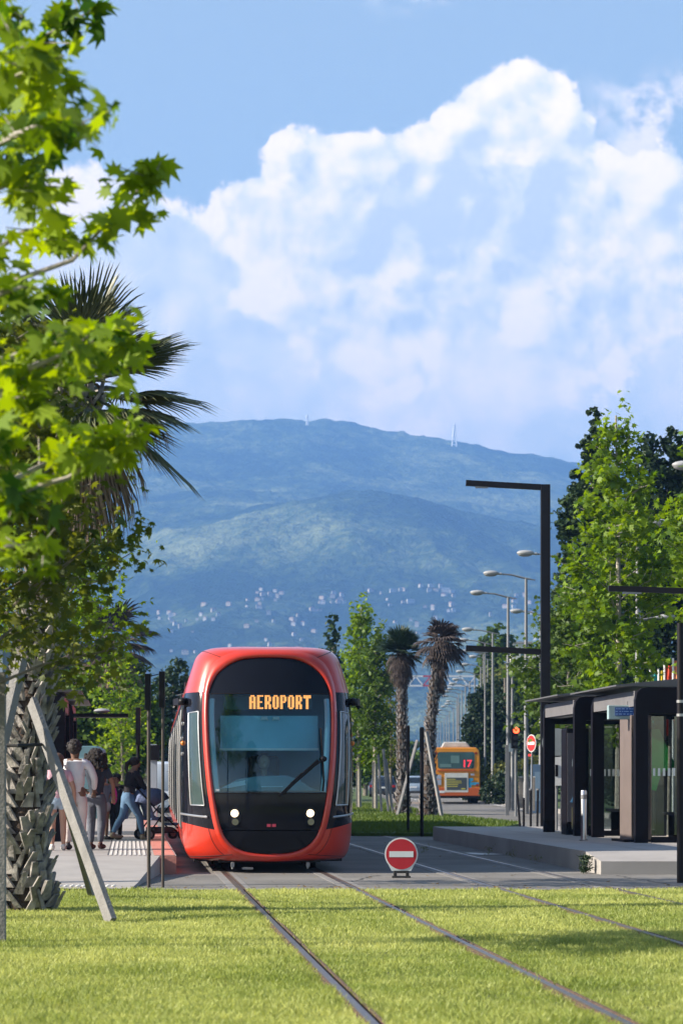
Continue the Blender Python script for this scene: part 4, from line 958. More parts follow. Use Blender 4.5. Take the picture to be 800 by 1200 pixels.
# thin black posts in front of the palms
for i, (px, top, Y, r) in enumerate(((478, 850, 61.5, .035), (494, 852, 60.6, .045))):
    t = thing('thin_post', (gx(px, Y), Y, 0), ['thin black post standing left of the two palms', 'thicker black post in front of the right palm'][i], 'post')
    g = MB(); g.tube([(0, 0, 0), (0, 0, gz(top, Y))], r, 10); g.build('pole', M_BLACK, t); g = MB(); g.box((0, 0, gz(top + 15, Y)), (r * 2.3, r * 2.3, .55)); g.build('head', M_BLACK, t)
# two dark posts at the start of the left platform
for i, (px, top, Y) in enumerate(((174.5, 789, 32.5), (191, 786, 32.5))):
    t = thing('signal_post', (gx(px, Y), Y, 0), ['dark post with black signal strip at the left platform ramp, left one', 'dark thin post nearest the tram at the left platform ramp'][i], 'post')
    g = MB(); g.tube([(0, 0, 0), (0, 0, gz(top + 4, Y))], .024 if i == 0 else .020, 10); g.build('pole', mat('brown_post', (.055, .042, .035), .5), t, smooth=True)
    g = MB(); g.box((-.01, -.02, gz(top + 22, Y)), (.075, .06, .46)); g.build('signal_head', M_BLACK, t, bevel=.008)
    if i == 0: g = MB(); g.tube([(0, 0, gz(top + 4, Y)), (.17, 0, gz(top, Y))], .006, 5); g.build('cable', M_BLACK, t)
Y = 55; t = thing('signal_post', (gx(162, Y), Y, .27), 'shorter black post behind the people on the left platform', 'post'); h = gz(829, Y) - .27
g = MB(); g.tube([(0, 0, 0), (0, 0, h)], .04, 10); g.build('pole', M_BLACK, t); g = MB(); g.box((0, 0, h - .4), (.10, .08, .8)); g.build('signal_head', M_BLACK, t)

# ------------------------------------------------------------------ flags
FC = [('teal', (.03, .36, .33)), ('yellow', (.75, .52, .02)), ('red', (.70, .07, .03)), ('orange', (.75, .26, .12))]
for i, (px0, px1, top, Y) in enumerate(((761.5, 770.5, 787, 62), (771, 777.5, 786, 60), (778, 787, 780, 57), (788, 799, 774, 54))):
    nm, col = FC[i]; x0, x1 = gx(px0, Y), gx(px1, Y); zt = gz(top, Y)
    t = thing('banner', (x0, Y, 0), nm + ' vertical banner on a thin white pole behind the near shelter', 'banner')
    g = MB(); g.tube([(0, 0, 0), (0, 0, zt + .05)], .022, 8); g.build('pole', WHITEP, t)
    g = MB(); nn = 8; g.grid([[(.02 + (x1 - x0 - .02) * k / nn, .03 * math.sin(k * 1.1 + j * .5), zt - j * .12) for k in range(nn + 1)] for j in range(14)])
    o = g.build('cloth', mat(nm + '_cloth', col, .8, var=.08), t, smooth=True); md = o.modifiers.new('s', 'SOLIDIFY'); md.thickness = .006
# green banner seen through the near shelter's glass
t = thing('green_poster', (5.0 + .0, 48.5, .3), 'bright green advertising tent seen through the end glass of the near shelter', 'poster')
t.location = (gx(762, 47.6), 47.6, .3)
g = MB(); g.prism([(-.1, .9), (-.1, 2.0), (.15, 2.0), (.45, 1.35), (.42, 1.28), (.2, 1.2), (.1, .85)], 0, .02); g.prism([(.52, .75), (.5, 1.3), (.72, 1.25), (.72, .72)], 0, .02); g.build('panel', mat('bright_green_print', (.02, .42, .07), .5, var=.2, vscale=4, emit=(.01, .25, .04), es=.0), t)
g = MB(); g.tube([(.32, -.03, -.3), (.36, -.03, 2.2)], .035, 8); g.build('post', BARK_P, t)

# ------------------------------------------------------------------ BUS
BX = 6.1; Y = 135.0
ORG = mat('bus_orange', (0.72, 0.27, 0.018), .35, var=.05, vscale=1, coat=.4); ORD = mat('bus_red_orange', (0.50, .10, .02), .4, var=.05)
BGL = mat('bus_rear_glass', (.05, .11, .12), .12, var=.25, vscale=2.0)
bus = thing('bus', (gx(534, Y), Y, 0), 'orange city bus seen from behind with red number 17 in its rear window', 'bus', rz=R(-1.5))
g = MB(); pr = [(-1.25, .42), (-1.26, 1.2), (-1.25, 2.5), (-1.2, 2.85), (-1.05, 2.98), (1.05, 2.98), (1.2, 2.85), (1.25, 2.5), (1.26, 1.2), (1.25, .42)]
g.prism(pr, 0, 11); g.build('body', ORG, bus, bevel=.06)
g = MB(); g.prism([(-1.27, .42), (-1.28, .86), (1.28, .86), (1.27, .42)], -.05, .6); g.build('bumper', ORD, bus, bevel=.03)
g = MB(); g.prism([(-.95, 1.92), (-.98, 2.66), (-.9, 2.74), (.9, 2.74), (.98, 2.66), (.95, 1.92), (.86, 1.86), (-.86, 1.86)], -.02, .01); rw = g.build('rear_window', BGL, bus)
g = MB(); g.box((0, -.03, 1.76), (2.0, .06, .06)); g.build('window_ledge', ORD, bus)
g = MB(); g.box((-.05, -.02, 2.35), (.45, .01, .4)); g.box((-.55, -.02, 2.02), (.6, .01, .18)); g.build('window_reflection', mat('painted_reflection', (.12, .22, .22), .4), rw)  # reflection in the rear glass, put on as flat pale boxes
def text(s, size, m, parent, loc, name='number', rot=(R(90), 0, 0), ext=.004, bold=0.0):
    cu = bpy.data.curves.new('t', 'FONT'); cu.body = s; cu.size = size; cu.extrude = ext; cu.offset = bold; cu.align_x = 'CENTER'; cu.align_y = 'CENTER'
    o = bpy.data.objects.new('t', cu); C.objects.link(o); dg = bpy.context.evaluated_depsgraph_get(); dg.update()
    me = bpy.data.meshes.new_from_object(o.evaluated_get(dg)); bpy.data.objects.remove(o); me.materials.clear(); me.materials.append(m)
    n = bpy.data.objects.new(name, me); C.objects.link(n); n.parent = parent; n.location = loc; n.rotation_euler = rot; return n
text('17', .52, mat('red_number', (.9, .03, .06), .5, var=0, emit=(1, .05, .08), es=.35), rw, (.57, -.05, 2.11), bold=.012)
g = MB(); g.box((.02, -.04, 1.12), (1.24, .03, 1.02)); ad = g.build('poster_frame', mat('poster_pale', (.62, .62, .58), .5), bus, bevel=.01)
g = MB(); g.box((.04, -.058, 1.06), (1.06, .006, .66)); pn = g.build('poster', mat('poster_grey', (.055, .07, .08), .5), ad)
g = MB()
for r in range(5): g.box((-.2 + (.1 if r < 3 else 0) - (.2 if r == 0 else 0), -.063, 1.30 - r * .095), ((.55, .75, .8, .62, .55)[r], .003, .035))
g.box((.38, -.063, .80), (.22, .003, .06)); g.build('poster_text', mat('yellow_print', (.55, .50, .06), .6), pn)
g = MB(); g.prism([(.66, .72), (.66, 1.36), (.9, 1.36), (.9, 1.22), (.8, 1.2), (.8, 1.14), (1.2, 1.14), (1.2, 1.0), (.8, 1.0), (.8, .86), (.95, .84), (.95, .72)], -.036, -.03); g.build('blue_graphic', mat('blue_print', (.03, .30, .52), .5), bus)
g = MB(); g.box((-.92, -.036, 1.42), (.28, .01, .22)); g.box((-.92, -.036, 1.14), (.28, .01, .28)); g.box((.86, -.036, 1.55), (.2, .01, .1)); g.build('notice', mat('pale_notice', (.35, .40, .50), .5), bus)
g = MB(); g.box((-.85, -.056, .64), (.5, .01, .12)); g.build('number_plate', WHITEP, bus)
for sd in (-1, 1):
    g = MB(); g.tube([(sd * 1.05, -.03, 2.68), (sd * 1.05, .0, 2.68)], .07, 12); g.build('rear_lamp', mat('dull_red_lamp', (.25, .03, .02), .3), bus)
    g = MB(); g.tube([(sd * 1.12, -.04, 1.0), (sd * 1.12, .0, 1.0)], .07, 12); g.build('rear_lamp', mat('dull_red_lamp', (.25, .03, .02), .3), bus)
    for yb in (2.6, 8.8):
        g = MB(); g.tube([(sd * 1.2, yb, .48), (sd * .82, yb, .48)], .48, 24); wh = g.build('wheel', M_RUBBER, bus, smooth=True); g = MB(); g.tube([(sd * 1.215, yb, .48), (sd * 1.2, yb, .48)], .26, 16); g.build('rim', M_GALV, wh)
    for k in range(5):
        g = MB(); g.box((sd * 1.256, 1.6 + k * 2.0, 2.2), (.02, 1.7, .95)); g.build('side_window', BGL, bus)
g = MB(); g.box((0, 5.4, .38), (2.3, 10.6, .16)); g.build('underframe', M_UNDER, bus)
g = MB(); g.prism([(-.78, 2.98), (-.62, 3.28), (.55, 3.28), (.78, 2.98)], .6, 3.2); g.build('roof_unit', mat('roof_unit_grey', (.50, .50, .49), .6), bus, bevel=.05)

# ------------------------------------------------------------------ CARS
def car(x, y, label, col, L=4.3, W=1.8, H=1.5, rz=0, rear=True, van=False):
    t = thing('parked_car', (x, y, 0), label, 'car', rz=rz, group=None)
    nm = 'car_paint_%02d%02d%02d' % tuple(int(c * 99) for c in col); pm = mat(nm, col, .3, var=.03, coat=.6); gl = mat('car_glass', (.02, .03, .04), .05, var=0, spec=.8)
    side = [(0, .28), (-.03, .62), (.06, .92), (.14, .98), (L - 1.2, .95), (L - .15, .80), (L, .55), (L - .02, .28)]
    g = MB(); rows = []
    for f, wz in ((-1, 0), (-.93, 1), (.93, 1), (1, 0)): pass
    g.prism(side, -W / 2, W / 2, axis='x'); g.build('body', pm, t, bevel=.09, smooth=True)
    rf = [(.12, .96), (.40 if not van else .2, H - .06), (.7, H), (L * .52, H), (L - 1.25, .95)]
    g = MB(); n = len(rf)
    lo = W / 2 - .06; hi = W / 2 - .22
    vs = []
    for sd in (-1, 1): vs += [(sd * (lo if z < 1.0 else hi), yy_, z) for yy_, z in rf]
    g.add(vs, [tuple(range(n)), tuple(range(2 * n - 1, n - 1, -1))] + [(i, i + n, (i + 1) % n + n, (i + 1) % n) for i in range(n)]); g.build('cabin', pm, t, bevel=.04, smooth=True)
    g = MB(); g.add([(-lo + .12, .16, 1.02), (lo - .12, .16, 1.02), (hi - .08, .365, H - .1), (-hi + .08, .365, H - .1)], [(0, 1, 2, 3)])
    for v in range(4): x_, y_, z_ = g.v[v]; g.v[v] = (x_, y_ - .035, z_)
    g.build('rear_window', gl, t)
    for sd in (-1, 1):
        g = MB(); g.add([(sd * (lo + .0), .5, 1.03), (sd * (lo), L - 1.5, 1.02), (sd * (hi + .02), L * .5, H - .09), (sd * (hi + .02), .75, H - .09)], [(0, 1, 2, 3)]); g.build('side_window', gl, t)
        g = MB(); g.box((sd * (W / 2 - .16), -.015, .80), (.22, .06, .16)); g.build('tail_light', mat('tail_red', (.35, .015, .015), .25, var=0), t, bevel=.02)
        g = MB(); g.box((sd * (W / 2 + .08), L * .62, 1.02), (.16, .1, .12)); g.build('mirror', pm, t, bevel=.02)
        for yb in (.8, L - .85):
            g = MB(); g.tube([(sd * (W / 2 + .01), yb, .31), (sd * (W / 2 - .2), yb, .31)], .31, 18); wh = g.build('wheel', M_RUBBER, t, smooth=True); g = MB(); g.tube([(sd * (W / 2 + .02), yb, .31), (sd * (W / 2), yb, .31)], .19, 14); g.build('rim', M_GALV, wh)
    g = MB(); g.box((0, -.04, .72), (.5, .02, .11)); g.build('number_plate', WHITEP, t)
    g = MB(); g.box((0, -.02, .38), (W * .9, .08, .16)); g.build('bumper', M_DARKGREY, t, bevel=.02)
    return t
car(gx(448, 172), 172, 'dark blue hatchback seen from behind, leftmost car beyond the median trees', (.015, .025, .05), rz=R(-3))
car(gx(484, 178), 178, 'pale silver blue car seen between the palm trunks', (.28, .36, .45), rz=R(-2))
car(gx(462, 200), 200, 'white van partly hidden between tree stakes and left palm', (.55, .58, .62), H=1.9, rz=R(-3), van=True)
car(gx(574, 150), 150, 'dark estate car parked right of the bus', (.03, .045, .08), H=1.55, W=1.9, rz=R(-8))
car(gx(586, 190), 190, 'dark car farther back beside the hedge, right of the bus', (.02, .03, .05), rz=R(-8))
Y = 64; car(gx(164, Y) - .2, Y + 16, 'white van behind the people on the left, orange lamp at its side', (.5, .55, .62), H=1.9, rz=R(8), van=True)
# ================================================================== PALMS
FROND_G = mat('palm_frond_green', (0.065, 0.105, 0.04), .5, var=.3, vscale=3, alt=(.15, .15, .07)); FROND_D = mat('palm_frond_dry', (0.20, 0.145, 0.10), .85, var=.35, vscale=8)
FROND_B = mat('palm_frond_grey_brown', (0.060, 0.045, 0.042), .85, var=.3, vscale=8); BOOT = mat('palm_boot', (0.27, 0.25, 0.23), .9, var=.55, vscale=9, bump=.6, bscale=35)
BOOT_D = mat('palm_fibre', (0.06, 0.042, 0.032), .95, var=.4, vscale=20, bump=.8)
BOOT_G = mat('palm_boot_grey', (0.05, 0.042, 0.045), .9, var=.6, vscale=5, alt=(.26, .24, .24))
def frond(mb, o, d, Lp, r, droop, rg, nseg=24, spread=80, m=0, twist=None, tipcurl=1.0):
    o = Vector(o); d = Vector(d).normalized(); up = Vector((0, 0, 1)) if twist is None else Vector(twist)
    s = d.cross(up); s = s.normalized() if s.length > .05 else Vector((1, 0, 0)); n = s.cross(d).normalized()
    c = o + d * Lp + Vector((0, 0, -droop * Lp * .3)); mb.tube([o, o + d * Lp * .5 + n * .03, c], [.022, .016, .010], 5, m)
    dth = 2 * R(spread) / nseg
    for k in range(nseg):
        a = -R(spread) + dth * (k + .5) + rg.gauss(0, .015); dr = (d * math.cos(a) + s * math.sin(a)); sid = (s * math.cos(a) - d * math.sin(a))
        L = r * (.72 + .28 * math.cos(a)) * rg.uniform(.9, 1.08); sag = Vector((0, 0, -1)) * droop
        p0 = c; p1 = c + dr * L * .5 + sag * L * .06 + n * .02; p2 = c + dr * L * .8 + sag * L * .20; p3 = c + dr * L * (1.0 - .1 * droop) + sag * L * .42 * tipcurl
        w1_ = L * .5 * dth * .5; w2_ = w1_ * .55; f = n * w1_ * .8
        mb.add([p0 - sid * .004, p0 + sid * .004, p1 + sid * w1_, p1 + f, p1 - sid * w1_, p2 + sid * w2_, p2 + f * .5, p2 - sid * w2_, p3],
               [(0, 1, 2, 3), (0, 3, 4), (3, 2, 5, 6), (4, 3, 6, 7), (6, 5, 8), (7, 6, 8)], m)
def palm_trunk(t, path, rads, dz, per, boot, ms, seed, sticks=1.0):
    rg = random.Random(seed); core = MB(); core.tube(path, rads, 14, 0); core.build('trunk', ms[1], t, smooth=True)
    L = [0]; 
    for a, b in zip(path[:-1], path[1:]): L.append(L[-1] + (Vector(b) - Vector(a)).length)
    tot = L[-1]; g = MB(); s = 0.02; row = 0
    while s < tot - .05:
        i = max(j for j in range(len(L) - 1) if L[j] <= s); f = (s - L[i]) / (L[i + 1] - L[i]); c = Vector(path[i]).lerp(Vector(path[i + 1]), f); r = rads[i] * (1 - f) + rads[i + 1] * f
        for k in range(per):
            th = 2 * math.pi * (k + .5 * (row % 2)) / per + rg.gauss(0, .06); rr = boot * rg.uniform(.55, 1.35); rad = Vector((math.cos(th), math.sin(th), 0)); tan = Vector((-math.sin(th), math.cos(th), 0))
            wd = 2 * math.pi * r / per * .36; lean = rg.uniform(.04, .20) * sticks; sk = (.42 if ((k + row) % 2) ^ (rg.random() < .22) else -.42) * rr * rg.uniform(.3, 1.5); wd *= rg.uniform(.5, 1.5)
            if rg.random() < .08: continue
            p = lambda x, z, o: c + rad * (r + o) + tan * x + Vector((0, 0, z)); th_ = .012 + rr * .08
            vs = [p(-wd, 0, -.01), p(wd, 0, -.01), p(wd * .55 + sk, rr, lean * rr * 2.2), p(-wd * .55 + sk, rr, lean * rr * 2.2),
                  p(-wd, 0, th_), p(wd, 0, th_), p(wd * .5 + sk, rr * 1.02, lean * rr * 2.2 + th_), p(-wd * .5 + sk, rr * .96, lean * rr * 2.2 + th_)]
            g.add(vs, [(0, 1, 2, 3), (7, 6, 5, 4), (0, 4, 5, 1), (1, 5, 6, 2), (2, 6, 7, 3), (3, 7, 4, 0)], 0)
        s += dz; row += 1
    o = g.build('trunk_boots', ms[0], t); return o
def mkpalm(x, y, label, path, rads, seed, rf, np_, nd, dz, per, boot, ms=None, green=FROND_G, dead=FROND_D, upb=(.1, 1.0), droop=.5, lp=.5, wind=(0, 0, 0), skirt=.9, z0=0, nseg=24, sticks=1.0, skirt_r=1.0):
    t = thing('palm_tree', (x, y, z0), label, 'palm tree'); rg = random.Random(seed)
    palm_trunk(t, path, rads, dz, per, boot, ms or (BOOT, BOOT_D), seed, sticks); top = Vector(path[-1]); wd = Vector(wind)
    g = MB()
    for k in range(np_):
        th = k * 2.39996; el = upb[0] + (upb[1] - upb[0]) * ((k + .5) / np_) + rg.gauss(0, .15); d = Vector((math.cos(th) * math.cos(el), math.sin(th) * math.cos(el), math.sin(el))) + wd
        frond(g, top + Vector((0, 0, -.1 + .15 * k / np_)), d, rf * lp * rg.uniform(.85, 1.1), rf * (1 - lp * .55) * rg.uniform(.85, 1.1), droop * rg.uniform(.6, 1.2), rg, nseg, spread=rg.uniform(62, 82))
    g.build('crown', green, t)
    g = MB()
    for k in range(nd):
        th = k * 2.39996 + .5; el = -.15 - 1.2 * ((k + .5) / nd) ** .6 + rg.gauss(0, .12); d = Vector((math.cos(th) * math.cos(el), math.sin(th) * math.cos(el), math.sin(el))) + wd * .3
        o = top + Vector((0, 0, .12 - skirt * .45 * (k / nd)))
        frond(g, o, d, rf * .34 * skirt_r, rf * .62 * skirt_r * rg.uniform(.8, 1.15), 1.2, rg, 14, spread=42)
    g.build('dead_skirt', dead, t)
    return t
# the big palm at the left border
mkpalm(-3.32, 27.0, 'large palm with rough diamond bark at the left border, held by grey stakes',
       [(0, 0, -.05), (-.03, 0, .5), (.0, 0, 1.3), (.08, 0, 2.4), (.24, 0, 3.6), (.42, 0, 4.6), (.55, 0, 5.45)], [.27, .215, .175, .14, .14, .17, .22], 5, 1.22, 44, 22, .070, 9, .20,
       upb=(-.40, 1.25), droop=.32, lp=.42, skirt=.5, nseg=34, sticks=1.5)
# second palm behind the left platform
mkpalm(gx(124, 95), 95, 'palm with grey trunk and shaggy crown behind the left platform', [(0, 0, 0), (0, 0, 2.5), (.02, 0, 4.5), (.1, 0, 6.6)], [.34, .26, .22, .2], 8, 1.75, 26, 22, .16, 8, .2, ms=(BOOT_G, BOOT_D), green=FROND_B, upb=(-.5, 1.1), droop=.6, nseg=16, skirt=2.2, skirt_r=1.1)
# pair on the median
mkpalm(gx(471, 91), 91, 'median palm with upright dark green crown over a brown skirt', [(0, 0, 0), (.02, 0, 1), (.0, 0, 3), (-.02, 0, 5.9)], [.30, .19, .16, .14], 11, .88, 44, 60, .12, 7, .14, ms=(BOOT_G, BOOT_D), green=mat('palm_frond_dark_green', (.03, .06, .025), .5, var=.3, vscale=5), dead=FROND_B, upb=(-.25, 1.45), droop=.15, lp=.35, skirt=1.5, nseg=16, skirt_r=.85)
mkpalm(gx(501, 86), 86, 'leaning median palm with dried brown windblown crown', [(0, 0, 0), (.03, 0, 1), (.08, 0, 3), (.24, 0, 4.6), (.44, 0, 6.0)], [.32, .20, .165, .15, .13], 13, .94, 34, 46, .12, 7, .14, ms=(BOOT_G, BOOT_D), green=FROND_B, dead=FROND_B, upb=(-.9, 1.2), droop=1.0, lp=.35, wind=(.30, 0, 0), skirt=3.4, nseg=14, skirt_r=.55)

# ------------------------------------------------------------------ stakes
STK = mat('weathered_stake', (0.21, 0.205, 0.20), .9, var=.18, vscale=5, bump=.5, bscale=40)
def stake(a, b, w_, d_, label, cat='stake', roll=0, group=None):
    a, b = Vector(a), Vector(b); t = MB(); t.bar((0, 0, 0), b - a, w_, d_, roll=roll); o = t.build('stake', STK, None, bevel=.004); o.location = a; return tag(o, label, cat, group)
stake((gx(131, 25), 25, -.02), (gx(38, 26.6), 26.6, gz(822, 26.6)), .15, .06, 'broad grey stake leaning on the left palm, foot on the lawn', roll=0)
stake((gx(-46, 25.3), 25.3, -.02), (gx(26, 26.4), 26.4, gz(770, 26.4)), .12, .09, 'light grey stake leaning in from the left border')
stake((gx(108, 30.2), 30.2, -.02), (gx(50, 27.6), 27.6, gz(840, 27.6)), .09, .06, 'thin stake with its foot behind the broad leaning one')
stake((gx(-4, 21.6), 21.9, -.02), (gx(-4, 21.6), 21.9, 2.3), .08, .09, 'upright blue grey stake at the very left border')
t = MB(); t.tube([(gx(-8, 26), 26, gz(873, 26)), (gx(22, 26), 25.9, gz(874, 26)), (gx(45, 26), 26.3, gz(872, 26))], .018, 6); tag(t.build('strap', M_RUBBER), 'black rubber strap tying the stakes to the left palm', 'strap')
stake((gx(464, 88), 87, .05), (gx(488, 90), 89.5, gz(868, 89)), .11, .09, 'stake leaning right between the two median palms')
stake((gx(517, 85), 84.5, .05), (gx(499, 86), 85.7, gz(858, 86)), .13, .09, 'stake propping the right median palm from its right side')
for i, (pb, pt, yb, yt) in enumerate(((447, 443, 955, 885), (455, 449, 956, 878), (460, 452, 957, 890))):
    stake((gx(pb, 95), 95, .05), (gx(pt, 96), 96, gz(yt, 96)), .10, .08, ['left pole of the three leaning grey stakes left of the palms', 'tall middle pole of the three leaning grey stakes', 'right pole of the three leaning grey stakes, nearest the left palm'][i])
for i, (px, yt, Y) in enumerate(((419, 896, 108), (438, 893, 104))):
    stake((gx(px, Y), Y, .05), (gx(px, Y), Y, gz(yt, Y)), .14, .12, ['upright pale post at the foot of the bright slim tree', 'upright pale post at the foot of the darker slim tree'][i])

# ------------------------------------------------------------------ TREES
# near maple: trunk outside the frame on the left, its branches reach in
nm = thing('maple_tree', (-2.35, 12.2, 0), 'nearest young maple whose bright star leaves hang in at the top left', 'tree')
TR = Vector((-2.35, 12.2, 0)); g = MB(); g.tube([(0, 0, 0), (.03, 0, 1.5), (.1, 0, 3.4), (.2, 0, 5.4), (.25, 0, 6.3)], [.075, .065, .05, .025, .01], 10)
BR = [((-60, 90), (20, 60), (108, 12), 13.0, 90, .075), ((-60, 130), (20, 90), (75, 65), 11.2, 120, .085), ((-60, 190), (40, 150), (100, 145), 10.6, 75, .07), ((-60, 160), (10, 120), (50, 100), 12.4, 90, .08),
      ((-60, 40), (0, 20), (20, 15), 12, 30, .06), ((-70, 360), (85, 305), (185, 198), 12.6, 135, .055), ((-60, 250), (10, 215), (52, 225), 11.6, 90, .07), ((-60, 300), (-5, 200), (30, 165), 12.2, 70, .07),
      ((-60, 330), (30, 270), (80, 268), 12.8, 55, .06), ((-60, 380), (0, 345), (30, 335), 11.0, 60, .07), ((-60, 470), (60, 420), (170, 385), 13.2, 105, .06), ((-60, 440), (40, 410), (100, 392), 12.0, 80, .065),
      ((-60, 470), (40, 430), (110, 400), 11.4, 110, .085), ((-60, 600), (80, 560), (160, 505), 12.2, 150, .06), ((-60, 520), (-5, 470), (30, 440), 11.5, 60, .08), ((-60, 640), (0, 590), (45, 570), 11.0, 60, .07),
      ((-60, 600), (60, 540), (120, 520), 13.0, 75, .07), ((-60, 560), (-10, 500), (20, 520), 11.0, 50, .07), ((-60, 680), (10, 640), (60, 640), 12, 40, .07)]
PP = []; rg = random.Random(31); rn = np.random.default_rng(31); tn = []
for (a, b, c, Yd, n, sp_) in BR:
    A = wp(a[0], a[1], 12.2 * .7 + Yd * .3) - TR; B = wp(b[0], b[1], Yd) - TR; Cc = wp(c[0], c[1], Yd) - TR
    rt = Vector((.12, 0, min(5.8, max(1.8, A.z - .25)))); g.tube([rt, A, B, Cc], [.026, .020, .012, .005], 6, cap=False)
    sub = []
    for k in range(7):
        f = rg.uniform(.15, 1.0); o = A.lerp(B, f) if k < 2 else B.lerp(Cc, rg.uniform(0, 1)); e = o + Vector((rg.gauss(0, 1), rg.gauss(0, 1.2), rg.gauss(.1, .8))) * sp_ * 1.6; g.tube([o, e], [.004, .002], 4, cap=False); sub.append((o, e))
    sub += [(B, Cc)] * 3
    br = rg.uniform(.25, .85)
    for k in range(int(n * .74)):
        o, e = sub[rg.randrange(len(sub))]; f = rg.uniform(.2, 1.05); p = o.lerp(e, f) + Vector((rg.gauss(0, 1), rg.gauss(0, 1.3), rg.gauss(0, .9))) * sp_ * .75; PP.append(p); tn.append(min(1, max(0, rg.gauss(br, .25))))
g.build('trunk', BARK_P, nm, smooth=True)
leaves('crown', np.array([tuple(p) for p in PP]), .148, STAR, GREEN_NEAR, nm, 31, tint=np.array(tn), hang=.5)
tree('maple_tree', -2.98, 21.2, 5.3, 'leafy maple at the left border between the near branches and the palm trunk', 1.45, base=.40, seed=12, nl=34, leaf=.115, n=7000, m=GREEN_OLIVE, tr=.055, bark=BARK, rise=.7, top=.35, spread=.13, subs=6, bulge=.1, skew=(.15, 0))
tree('maple_tree', gx(35, 33), 33, 6.6, 'fuller maple behind the left palm trunk', 1.7, base=.38, seed=19, nl=34, leaf=.13, n=4600, m=GREEN_MAPLE, tr=.07, bark=BARK, rise=.8, top=.3, spread=.17, subs=5, bulge=.15)
# right side maples over the shelters
tree('maple_tree', gx(724, 55), 55, 9.45, 'tall bright maple rising over the shelters beside the black lamp', 1.42, base=.24, seed=4, nl=42, leaf=.18, n=6000, m=GREEN_MAPLE, tr=.085, bark=BARK_P, rise=.8, top=.06, spread=.13, subs=6, bulge=.42, bend=.06)
tree('maple_tree', gx(836, 50), 50, 8.3, 'bright maple entering at the right border beside the tall maple', 1.35, base=.44, seed=6, nl=36, leaf=.18, n=5000, m=GREEN_MAPLE, tr=.08, bark=BARK_P, rise=.9, top=.25, spread=.15, subs=5, bulge=.4)
tree('maple_tree', gx(668, 66), 66, 6.3, 'low dark green young tree behind the far shelter', 1.3, base=.35, seed=9, nl=30, leaf=.19, n=4600, m=GREEN_MID, tr=.06, bark=BARK_P, rise=.8, top=.3, spread=.2, subs=4)
# dark evergreens behind
mass_tree('cypress_tree', gx(692, 84), 84, 13.4, 'tall dark evergreen with pointed top behind the bright maple', [(0, 0, 3.5, 1.5, 1.3, 3), (-.1, 0, 6.5, 1.35, 1.2, 2.6), (.0, 0, 9.2, 1.1, .9, 2.2), (.0, 0, 11.2, .75, .6, 1.6), (.1, 0, 12.3, .42, .35, 1.2)], leaf=.13, n=36000, m=GREEN_CYP, seed=5, nclump=1000, csz=.12)
mass_tree('evergreen_tree', gx(775, 92), 92, 14.0, 'broad dark evergreen filling the right border behind the maples', [(0, 0, 4, 2.4, 2, 3.6), (-.6, 0, 8, 1.7, 1.6, 2.6), (.9, 0, 9.5, 2.0, 1.7, 3.0), (.2, 0, 12, 1.5, 1.3, 1.9), (2.6, 0, 10, 1.8, 1.7, 3.2), (3.4, 0, 5, 2, 2, 4)], leaf=.16, n=42000, m=GREEN_DARK, seed=6, nclump=1000, csz=.12)
mass_tree('evergreen_tree', gx(735, 104), 104, 12.5, 'dark evergreen between the pointed one and the broad one on the right', [(0, 0, 4, 2.2, 2, 3.6), (0, 0, 8, 1.9, 1.8, 3.0), (.1, 0, 11.2, 1.3, 1.2, 2.0), (-2.0, 0, 3.6, 1.6, 1.6, 3)], leaf=.16, n=30000, m=GREEN_DARK, seed=7, nclump=800, csz=.12)
mass_tree('weeping_tree', gx(592, 147.5), 147.5, 9.0, 'dark weeping tree with hanging foliage behind the bus', [(0, 1, 4.2, 2.3, 2.0, 3.2), (-1.3, 1, 4.8, 1.1, 1.1, 2.0), (1.3, 1, 5.0, 1.7, 1.5, 2.4), (-2.0, 1, 2.6, .5, .8, 1.5)], leaf=.18, n=34000, m=GREEN_DARK, seed=8, nclump=700, hang=.7, csz=.15)
mass_tree('weeping_tree', gx(618, 190), 190, 13.6, 'olive green weeping tree rising behind the dark one', [(0, 0, 7.5, 3.0, 2.6, 3.6), (-2.0, 0, 7.6, 2.0, 1.8, 2.4), (2.0, 0, 9.6, 2.0, 1.8, 2.6), (1, 0, 4, 3, 2.6, 3.5)], leaf=.24, n=20000, m=GREEN_YEL, seed=9, nclump=330, hang=.8, csz=.14)
mass_tree('poplar_tree', gx(583, 215), 215, 15.4, 'light green leafy tree top above the weeping trees', [(0, 0, 11.8, 1.5, 1.4, 2.6), (-.6, 0, 10.2, 1.4, 1.3, 1.6), (.8, 0, 8, 1.5, 1.4, 2.6)], leaf=.34, n=3600, m=GREEN_MID, seed=10, nclump=130, csz=.15)
mass_tree('evergreen_tree', gx(640, 140), 140, 11, 'dark evergreen seen low between the lamp poles', [(0, 0, 4, 2.2, 2, 4), (1.8, 0, 5.0, 2.2, 2, 4.6), (4.4, 0, 4.6, 2.4, 2, 4.4)], leaf=.2, n=20000, m=GREEN_DARK, seed=14, nclump=300, csz=.15)
# hedges
mass_tree('hedge', gx(594, 122), 122, 1.6, 'dark rounded hedge on the kerb right of the bus', [(0, 0, .75, .85, .8, .8), (-.65, .5, .6, .6, .6, .6), (.7, .3, .8, .7, .7, .75), (1.3, .5, .8, .6, .6, .7)], leaf=.11, n=7000, m=GREEN_DARK, seed=11, nclump=200, cat='hedge', z0=.12, trunk=False)
mass_tree('hedge', gx(612, 135), 135, 2.0, 'yellow green hedge behind the traffic light', [(-.8, 0, 1.3, .9, .7, .9), (.5, 0, 1.5, 1.0, .7, 1.0), (1.8, 0, 1.3, .9, .7, .9), (-2.4, 3, 1.3, 1.1, .7, .9)], leaf=.13, n=6000, m=GREEN_YEL, seed=12, nclump=180, cat='hedge', z0=.12, trunk=False)
